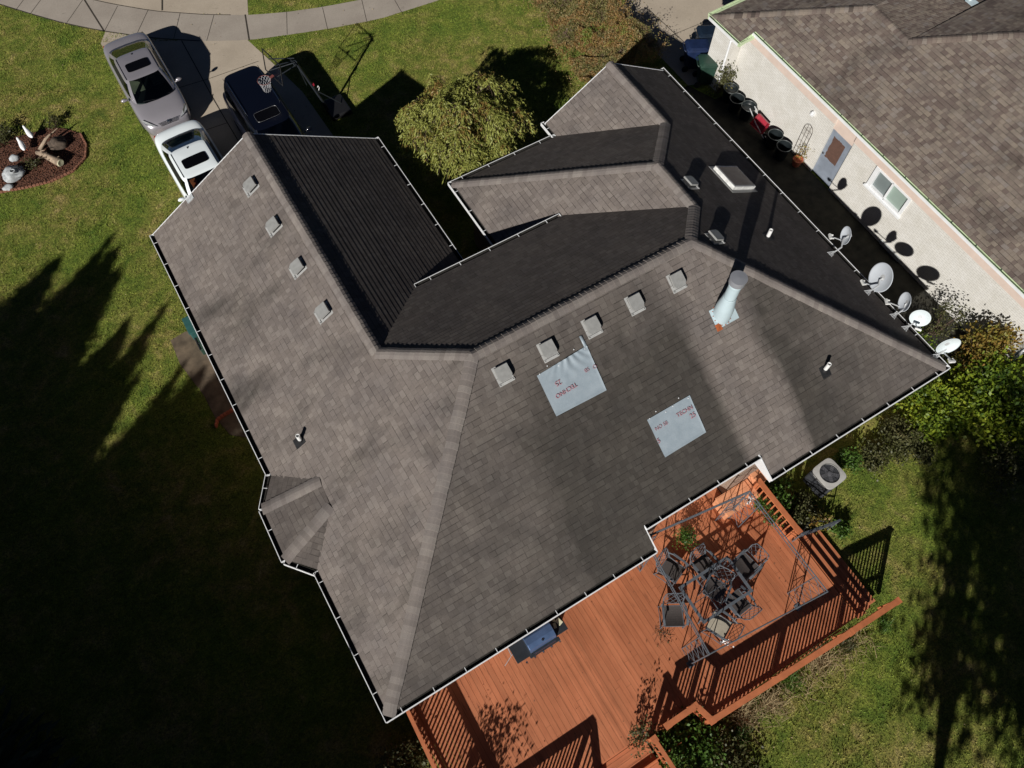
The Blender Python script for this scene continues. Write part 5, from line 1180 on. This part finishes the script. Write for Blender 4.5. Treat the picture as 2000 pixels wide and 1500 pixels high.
# ------------------------------------------------------------------ weeping tree in the front court
def weeping():
    c = at(903, 262, 1.9); cx, cy = 8.50, 16.85
    t = thing('weeping_tree', 'rounded weeping tree with olive and rusty drooping leaves between the two front wings', 'tree', (cx, cy, 0))
    mb = MB(); mb.tube([(0, 0, 0), (.05, .02, .8), (-.03, .05, 1.7), (.05, 0, 2.6)], [.16, .13, .11, .07], 12)
    LV, LF = [], []; Vs = []; o = 0
    NS = 0; br = MB(); lump = []
    for k in range(66):
        a = rng.uniform(0, 2 * np.pi); q = rng.random() ** .55 * 1.75 * (1 + .14 * np.sin(a * 3 + 1)); lump.append((q * np.cos(a), q * np.sin(a) * .98, 3.30 - .50 * (q / 1.75) ** 2 - .25 * rng.random() + .2 * np.sin(a * 5), a, q))
    for lx, ly, lz, a0, q0_ in lump:
        br.tube([(0, 0, 2.0 + .3 * rng.random()), (lx * .5, ly * .5, lz - .15 + .2 * rng.random()), (lx, ly, lz)], [.035, .022, .008], 5)
        for j in range(rng.integers(15, 24)):
            a = a0 + rng.normal(0, 1.0) if q0_ > .5 else rng.uniform(0, 6.28); ext = rng.uniform(.25, .78); drop = rng.uniform(.35, 1.25) * (.5 + q0_ * .55); n = int(rng.integers(16, 36)); f = np.sort(rng.random(n)); cv = a + rng.normal(0, .5) * f
            P = np.stack([lx + ext * np.sin(f * 1.4) * np.cos(cv), ly + ext * np.sin(f * 1.4) * np.sin(cv), np.maximum(lz + .10 * np.sin(f * 3) - drop * f ** 1.8, .25)], 1) + rng.normal(0, .035, (n, 3))
            D = np.stack([np.cos(cv) * .7, np.sin(cv) * .7, -.4 - f], 1); Vs.append(leaves(P, D, rng.uniform(.09, .15), rng.uniform(.026, .042), .5))
            if j % 3 == 0: br.tube([tuple(P[i]) for i in (0, n // 3, 2 * n // 3, n - 1)], [.008, .006, .004, .002], 4)
    for k in range(5): a = rng.uniform(0, 6.28); br.tube([(1.2 * math.cos(a), 1.2 * math.sin(a), 2.9), (1.6 * math.cos(a), 1.6 * math.sin(a), 3.1), (1.95 * math.cos(a + .2), 1.95 * math.sin(a + .2), 2.75)], [.008, .005, .002], 4)
    Pc = rng.normal(0, 1, (2600, 3)); Pc /= np.linalg.norm(Pc, axis=1)[:, None]; Pc = Pc * rng.uniform(.65, .95, (2600, 1)) * np.array([1.9, 1.85, 1.35]) + np.array([0, 0, 1.75]); Pc = Pc[Pc[:, 2] > .5]; Vs.append(leaves(Pc, np.c_[Pc[:, :2], -np.ones(len(Pc))], .13, .05, .5))
    V, F = cat(Vs); V = V * np.array([1.07, 1.07, 1.02]); npmesh('crown', V, F, M['lf_weep'], t, local=True)
    mb.v += [] ; tr = mb.build('trunk', M['bark'], t, local=True, smooth=True); br.build('branches', M['twig'], tr, local=True)
weeping()

# ------------------------------------------------------------------ mixed thicket by the neighbour's driveway
def thicket():
    poly = [at(*q, .9) for q in [(1000, -60), (1068, 0), (1082, 60), (1112, 100), (1150, 150), (1168, 172), (1215, 140), (1262, 110), (1298, 97), (1262, 52), (1222, 12), (1160, -60)]]
    N = 110000; xs = [p.x for p in poly]; ys = [p.y for p in poly]
    P = np.stack([rng.uniform(min(xs), max(xs), N), rng.uniform(min(ys), max(ys), N)], 1); P = P[inpoly(P, poly)]; k_ = rng.random(len(P)) < .3; P[k_] += rng.normal(0, .28, (k_.sum(), 2)); P = P[~inpoly(P, [(-2, 2), (15.3, 2), (15.3, 15.3), (5, 15.3)])]
    n = len(P); edge = np.clip((P[:, 0] - 14.6) / 2.2, .12, 1); hh = (.45 + 1.05 * edge) * (.72 + .22 * np.sin(P[:, 0] * 3.1 + 2 * np.sin(P[:, 1])) * np.cos(P[:, 1] * 2.3 + np.sin(P[:, 0] * 1.7)) + .16 * np.sin(P[:, 0] * 6 + 2 * np.sin(P[:, 1] * 3)) * np.sin(P[:, 1] * 7.7 + np.cos(P[:, 0] * 4)))
    z = hh * (1 - .55 * rng.random(n) ** 2); Q = np.c_[P, z]; D = np.c_[rng.normal(0, .6, (n, 2)), np.full(n, .6)]
    V, F = leaves(Q, D, .06, .034, .8); o = npmesh('shrub_thicket', V, F, M['lf_autumn'])
    tag(o, 'mixed thicket of green, rust and brown shrubs between the lawn and neighbour driveway', 'thicket', kind='stuff')
thicket()
S_ = lambda px, py, z=0: tuple(at(px, py, z)[:2])
shrub('leafy_shrub', 'leafy green shrub with light stems against the white wall above the black tubs', 'shrub', (18.55, 15.45), .50, 1.5, 900, M['lf_dull'], .055, stems=12)
# rear right garden
shrub('lime_shrub', 'large bright lime green leafy shrub at the right edge of the photo', 'shrub', S_(1925, 812), 1.35, 1.7, 6500, M['lf_lime'], .085, clump=42, stems=20)
shrub('lime_shrub', 'spreading yellow green shrub in front of the orange shrub, at the roof corner', 'shrub', S_(1800, 800), 1.0, 1.2, 3600, M['lf_lime'], .075, clump=26, stems=14)
shrub('orange_shrub', 'upright orange and brown shrub by the roof corner under the pale dish', 'shrub', S_(1893, 712), .75, 1.8, 2600, M['lf_orange'], .06, clump=34, stems=30, up=1.2, elong=2.2)
shrub('small_bush', 'small round lime bush in the gap below the pale oval dish', 'shrub', (16.55, 3.35), .42, 1.5, 900, M['lf_lime'], .06, clump=12)
shrub('dark_bush', 'dark twiggy bush throwing feathery shadow on the white wall', 'shrub', (17.9, 3.5), .55, 1.5, 700, M['lf_dull'], .05, clump=16, stems=16)
shrub('dark_bush', 'low dark bush along the end of the white wall in deep shade', 'shrub', (17.9, 1.9), .75, 1.25, 1300, M['lf_dull'], .055, clump=18)
for (px, py, r, h, lf, n, lab) in [
    (1742, 862, .62, .7, 'lf_dull', 1900, 'brown twiggy shrub under the gutter right of the roof corner bed'),
    (1655, 905, .40, .6, 'lf_green', 900, 'small fresh green plant right beside the air conditioner'),
    (1700, 905, .50, .55, 'lf_dull', 1200, 'olive brown plant between air conditioner and lime shrub'),
    (1785, 880, .50, .45, 'lf_dull', 1000, 'low dull green growth spreading on the lawn edge below the lime shrubs'),
    (1520, 975, .42, .75, 'lf_green', 1100, 'leafy green plant in the corner behind the deck railing'),
    (1562, 1000, .52, .5, 'lf_dull', 1300, 'dark mixed plants between the deck railing and air conditioner'),
    (1595, 1025, .40, .35, 'lf_orange', 500, 'sparse orange leaved plant behind the metal handrail'),
    (1640, 1040, .30, .4, 'lf_green', 600, 'bright green low plant at the outer end of the metal handrail'),
    (1955, 930, .8, 1.0, 'lf_dull', 1500, 'dark straggly shrub at the right photo edge below the lime one')]:
    shrub('garden_shrub', lab, 'shrub', S_(px, py), r, h, n, M[lf], .055, 'small shrubs in the bed behind the house')
# plants along the outer deck railing
shrub('deck_bush', 'dense green bush filling the notch of the deck railing', 'shrub', (3.95, -1.95), .78, 1.25, 4200, M['lf_green'], .06, clump=28, stems=14)
shrub('deck_bush', 'dark lower bush beside the lower steps at the bottom of the photo', 'shrub', (4.25, -3.05), .85, .9, 3200, M['lf_dull'], .055, clump=24)
shrub('deck_vine', 'thin leafy vine hanging over the corner post of the deck', 'shrub', (3.05, -1.25, .55), .42, 1.0, 420, M['lf_dull'], .045, clump=14, stems=10)
shrub('tall_bush', 'leafy bush outside the left deck railing casting twig shadows on the boards', 'shrub', (-2.25, 1.15), .55, 1.3, 2200, M['lf_dull'], .05, clump=26, stems=14)
shrub('tall_bush', 'tall loose bush at the bottom edge left of the deck', 'shrub', (-1.9, -.9), .7, 1.9, 1500, M['lf_green'], .055, clump=34, stems=20, z0=.8)
def tuft(label, c, r, h, n, mat, flop=.6):
    t = thing('ornamental_grass', label, 'grass tuft', (c[0], c[1], 0), 0, 'dry tufts along the outer deck railing')
    V, F = [], []; n = n // 2; a = rng.uniform(0, 2 * np.pi, n); l = rng.uniform(.25, 1, n) ; h = h * .7; r = r * .8
    for k in range(n):
        d = np.array([math.cos(a[k]), math.sin(a[k])]); s_ = np.array([-d[1], d[0]]) * .008; b = rng.normal(0, r * .28, 2); i = len(V)
        for f in (0, .4, .8, 1.0):
            q = b + d * r * flop * l[k] * f ** 1.5 * 1.3; z = h * l[k] * math.sin(f * 1.9); w_ = (1 - f * .85)
            V += [(q[0] - s_[0] * w_, q[1] - s_[1] * w_, z), (q[0] + s_[0] * w_, q[1] + s_[1] * w_, z)]
        F += [(i + 2 * j, i + 2 * j + 1, i + 2 * j + 3, i + 2 * j + 2) for j in range(3)]
    npmesh('blades', V, F, mat, t, local=True); return t
for (px, py, r, h, n, m, lab) in [(1450, 1395, .62, .6, 420, 'straw', 'pale dry grass tuft by the railing, nearest the dense green bush'), (1500, 1372, .55, .5, 380, 'straw', 'straw coloured tuft sprawling on the lawn midway along the railing'),
                                 (1540, 1330, .5, .5, 380, 'lf_green', 'green strappy tuft under the railing midway along'), (1600, 1290, .6, .55, 420, 'straw', 'dry stalky tuft with long stems against the railing'),
                                 (1652, 1262, .45, .4, 260, 'lf_dull', 'small dull tuft toward the far end of the railing'), (1725, 1225, .4, .35, 220, 'lf_green', 'small green tuft below the end post of the railing'), (1440, 1440, .55, .4, 300, 'lf_green', 'fresh green tuft on the lawn beside the dense bush')]:
    tuft(lab, S_(px, py), r, h, n, M[m])
# litter of dead stems by the railing
mb = MB()
for k in range(420):
    f = rng.random(); p = Vector((4.7 + 5 * f + rng.normal(0, .12), -2.15 - abs(rng.normal(0, .28)), .02)); a = rng.uniform(0, 2 * np.pi); l = rng.uniform(.12, .45); e = p + Vector((math.cos(a) * l, math.sin(a) * l, rng.uniform(.02, .22))); mb.tube([p, p.lerp(e, .5) + Vector((0, 0, .05)), e], [.007, .005, .002], 4)
o = mb.build('dead_stems', M['straw']); tag(o, 'tangle of dead stems lying along the foot of the outer railing', 'dead stems', kind='stuff')
# deck pot plants, flowers
def pot(label, x, y, z, r, h, n, lf, pr=.13, ph=.22):
    t = thing('potted_plant', label, 'potted plant', (x, y, z)); mb = MB(); mb.lathe([(0, 0), (pr * .75, 0), (pr, ph), (pr * 1.08, ph), (pr * 1.08, ph + .02), (pr * .9, ph + .02), (pr * .85, ph - .03), (0, ph - .03)], (0, 0, 0), 20); mb.build('pot', M['terracotta'], t, local=True)
    P = rng.normal(0, 1, (n, 3)) * np.array([r * .45, r * .45, h * .25]) + np.array([0, 0, ph + h * .45]); P[:, 2] = np.maximum(P[:, 2], ph * .8); V, F = leaves(P, P - np.array([0, 0, ph]), .07, .03, .5); npmesh('foliage', V, F, lf, t, local=True)
p = at(1337, 1052, .9); pot('potted evergreen standing on the deck between roof corner and gazebo', p.x, p.y, DZ, .28, .55, 800, M['lf_green'])
p = at(1488, 985, 1.0); pot('round leafy green pot plant by the short right railing', p.x, p.y, DZ, .24, .3, 500, M['lf_green'])
p = at(1508, 1012, .9); pot('sprawling pot plant at the gazebo leg beside the short railing', p.x, p.y, DZ, .3, .3, 260, M['lf_green'])
p = at(1462, 977, 1.1); t = thing('white_flowers', 'cluster of cream white flowers by the gazebo corner', 'flowers', (p.x, p.y, DZ)); mb = MB(); mb.tube([(0, 0, 0), (0, 0, .5)], .01, 5); mb.build('stem', M['twig'], t, local=True)
P = rng.normal(0, .05, (40, 3)) + np.array([0, 0, .52]); V, F = leaves(P, rng.normal(0, 1, (40, 3)), .06, .05); npmesh('petals', V, F, M['statue'], t, local=True)
p = at(1421, 1252, 1.1); t = thing('white_flowers', 'small white and rust flowers beside the beige cushioned chair', 'flowers', (p.x, p.y, DZ)); mb = MB(); mb.tube([(0, 0, 0), (0, 0, .35)], .01, 5); mb.build('stem', M['twig'], t, local=True)
P = rng.normal(0, .06, (26, 3)) + np.array([0, 0, .38]); V, F = leaves(P, rng.normal(0, 1, (26, 3)), .05, .04); npmesh('petals', V, F, M['statue'], t, local=True)
p = at(1296, 1238, DZ); t = thing('dry_vine', 'thin dry vine with a few leaves lying on the deck boards', 'vine', (p.x, p.y, DZ)); mb = MB()
for k in range(9): a = k * .7; mb.tube([(0, 0, .02), (.18 * math.cos(a), .14 * math.sin(a), .06), (.33 * math.cos(a + .5), .24 * math.sin(a + .5), .02)], .004, 4)
mb.build('stem', M['twig'], t, local=True); P = rng.normal(0, .14, (50, 3)); P[:, 2] = .03; V, F = leaves(P, rng.normal(0, 1, (50, 3)), .05, .03); npmesh('foliage', V, F, M['lf_dull'], t, local=True)
# fallen leaves
def litter(name, label, n, area, mat, z, size=.035):
    P = np.stack([rng.uniform(area[0], area[2], n), rng.uniform(area[1], area[3], n), np.full(n, z)], 1); V, F = leaves(P, np.c_[rng.normal(0, 1, (n, 2)), np.zeros(n)], size, size * .7, .15); o = npmesh(name, V, F, mat); tag(o, label, 'fallen leaves', kind='stuff')
litter('fallen_leaves', 'scattered dead leaves lying on the deck boards', 110, (-1.4, -1.2, 9.4, 2.4), M['bark'], DZ + .012)
litter('fallen_leaves', 'pale fallen leaves dotted over the front lawn', 260, (-9, 17.5, 16, 30), M['straw'], .05, .05)
litter('fallen_leaves', 'pale fallen leaves dotted over the rear lawn', 220, (5, -7, 19, 2), M['straw'], .05, .045)
# plants and chips on the mulch bed
V = []; n = 1500; P = np.stack([rng.uniform(-6.5, -2.6, n), rng.uniform(23.9, 26.9, n)], 1); P = P[inpoly(P, [tuple(q) for q in BED])]; n = len(P); V, F = leaves(np.c_[P, rng.uniform(.035, .08, n)], rng.normal(0, 1, (n, 3)) * np.array([1, 1, .3]), .085, .035, .3); o = npmesh('mulch_chips', V, F, M['mulch']); tag(o, 'loose reddish bark chips strewn over the mulch bed', 'mulch', kind='stuff')
shrub('bed_plant', 'dry straggly plant at the top edge of the mulch bed', 'shrub', S_(110, 248), .30, .45, 260, M['lf_dull'], .05, stems=10)
shrub('bed_plant', 'grey green tuft beside the pale driftwood log', 'shrub', S_(68, 322), .28, .25, 300, M['lf_dull'], .04, stems=8)
shrub('bed_plant', 'dark low plant at the left photo edge behind the bed', 'shrub', S_(12, 272), .5, .5, 700, M['lf_dull'], .05, stems=8)

# ------------------------------------------------------------------ tall spruces and leafy trees that throw the long shadows
def spruce():
    t = thing('spruce_tree', 'tall dark spruce standing beyond the shaded left lawn', 'tree', (0, 0, 0), 0, 'row of spruces beyond the left lawn')
    mb = MB(); mb.tube([(0, 0, 0), (0, 0, 9.6)], [.2, .02], 8); mb.build('trunk', M['bark'], t, local=True)
    Vs = []; mb = MB(); L = 26
    for k in range(L):
        f = k / L; z = .7 + 9.0 * f; r = 2.2 * (1 - f) ** 1.02 + .05; m = 13
        ring = []
        for j in range(2 * m): a = math.pi * j / m + k * .7; q = r * (1.0 if j % 2 == 0 else .55) * random.uniform(.8, 1.1); ring.append((q * math.cos(a), q * math.sin(a), z - .18 * q - (.12 if j % 2 == 0 else 0)))
        i = len(mb.v); mb.v += ring + [(0, 0, z + .42)]; mb.f += [(i + j, i + (j + 1) % (2 * m), i + 2 * m) for j in range(2 * m)]; mb.m += [0] * 2 * m
        n = int(60 + 420 * (1 - f)); a = rng.uniform(0, 2 * np.pi, n); rr = r * rng.uniform(.4, 1.15, n); P = np.stack([rr * np.cos(a), rr * np.sin(a), z - .2 * rr + rng.normal(0, .06, n)], 1); Vs.append(leaves(P, np.stack([np.cos(a), np.sin(a), -.3 * np.ones(n)], 1), .12 + .16 * (1 - f), .04 + .03 * (1 - f), .25))
    V, F = cat(Vs); V2 = np.array(mb.v); F4 = np.array([(a, b, c, c) for a, b, c in mb.f]); me = mb.build('crown', M['lf_spruce'], t, local=True); npmesh('needles', V, F, M['lf_spruce'], t, local=True)
    return t
def by_tip(x, y, h): k = h / math.tan(R(SEL)); return (x - k * math.cos(R(SAZ)), y - k * math.sin(R(SAZ)))
proto = None
tips = [(-2.82, 21.0, 10.2), (-4.2, 19.4, 8.6), (-6.0, 20.0, 8.8), (-3.6, 17.4, 8.6), (-7.6, 21.0, 8.8), (-3.9, 15.4, 8.8), (-2.6, 12.2, 9.0), (-1.6, 9.6, 9.4), (-2.5, 13.4, 9.3), (-1.9, 11.6, 9.6), (-.9, 9.9, 9.8), (-.3, 8.6, 9.9), (-.6, 7.0, 9.8), (.2, 5.2, 10.0), (-5.0, 16.2, 9.0), (-3.2, 19.3, 9.2), (-5.3, 20.6, 10.0), (-6.9, 22.6, 9.8), (-4.4, 18.6, 9.0), (-2.26, 17.4, 9.8), (-3.4, 16.2, 9.4), (-2.6, 15.0, 9.2), (-2.0, 12.9, 9.8), (-3.4, 13.6, 9.2), (-1.2, 11.2, 10.0), (-2.6, 10.0, 9.0), (.3, 9.0, 10.4), (1.0, 7.6, 10.6), (-.5, 8.2, 9.6), (1.2, 6.2, 10.6), (.9, 4.9, 10.5), (-.8, 5.6, 9.8), (-.5, 3.6, 10.2), (-1.9, 2.2, 10), (-3.0, .8, 9.8), (-8.6, 21.4, 10.1), (-5.0, 9.5, 9.6), (-5.0, 4.0, 10.0), (-5.6, 14.6, 9.6), (-6.4, 17.8, 9.8), (-4.6, -.8, 9.6), (-4.9, 6.8, 9.7), (-5.2, 12.0, 9.8), (-8.2, 19.0, 9.4), (-8.0, 15.5, 9.4), (-8.2, 12.6, 9.6), (-8.0, 10.0, 9.4), (-8.0, 7.0, 9.6), (-7.8, 4.0, 9.4), (-7.4, 1.2, 9.6), (-3.2, -2.4, 8.6)]
for x, y, h in tips:
    outer = (x > -4 and y > 14) or y > 20; o_ = 1.05 if outer else 1.5
    b = by_tip(x + o_, y + o_ * .75, h + (.5 if outer else 0))
    if proto is None: proto = spruce(); o = proto; o.location = (*b, 0); o.scale = (1.0, 1.0, h / 10.1)
    else: o = copy_tree(proto, (*b, 0), random.uniform(0, 6), scale=(random.uniform(1.0, 1.15) if outer else random.uniform(1.8, 2.2),) * 2 + (h / 10.1,))
def broadleaf(label, x, y, h, r, n, seed):
    t = thing('broadleaf_tree', label, 'tree', (x, y, 0)); r2 = np.random.default_rng(seed)
    mb = MB(); mb.tube([(0, 0, 0), (.1, 0, h * .35), (-.1, .1, h * .6), (0, 0, h * .85)], [.2, .15, .10, .04], 10)
    K = 34; a = r2.uniform(0, 2 * np.pi, K); rr = r * r2.random(K) ** .5; z = h - r * .9 + r2.uniform(-.9, .8, K) * r * .8 * np.sqrt(np.maximum(.1, 1 - (rr / r) ** 2)); cl = np.stack([rr * np.cos(a), rr * np.sin(a), z], 1)
    for k in range(16): mb.tube([(0, 0, h * (.35 + .03 * k)), tuple(cl[k] * .5 + np.array([0, 0, h * .28])), tuple(cl[k])], [.09, .05, .015], 6)
    mb.build('trunk', M['bark'], t, local=True)
    P = cl[r2.integers(0, K, n)] + r2.normal(0, r * .15, (n, 3)); V, F = leaves(P, r2.normal(0, 1, (n, 3)), .22, .15, .5); npmesh('crown', V, F, M['lf_green'], t, local=True)
for (gx_, gy_, zc_, r, n, lab, sd_) in [(14.9, -4.3, 11.0, 3.3, 7500, 'tall broadleaf tree far beyond the rear lawn, nearest the deck', 1), (18.6, -2.6, 11.5, 3.4, 8000, 'tall broadleaf tree beyond the rear lawn, farther right', 2), (14.6, -7.9, 11, 3.3, 7000, 'tall broadleaf tree beyond the rear lawn, lowest in the photo', 4), (16.2, -.3, 11.5, 1.7, 1600, 'slender broadleaf tree whose thin shadow reaches up the rear lawn', 3)]:
    b = by_tip(gx_, gy_, zc_ - r * .9); broadleaf(lab, b[0], b[1], zc_, r, n, sd_)
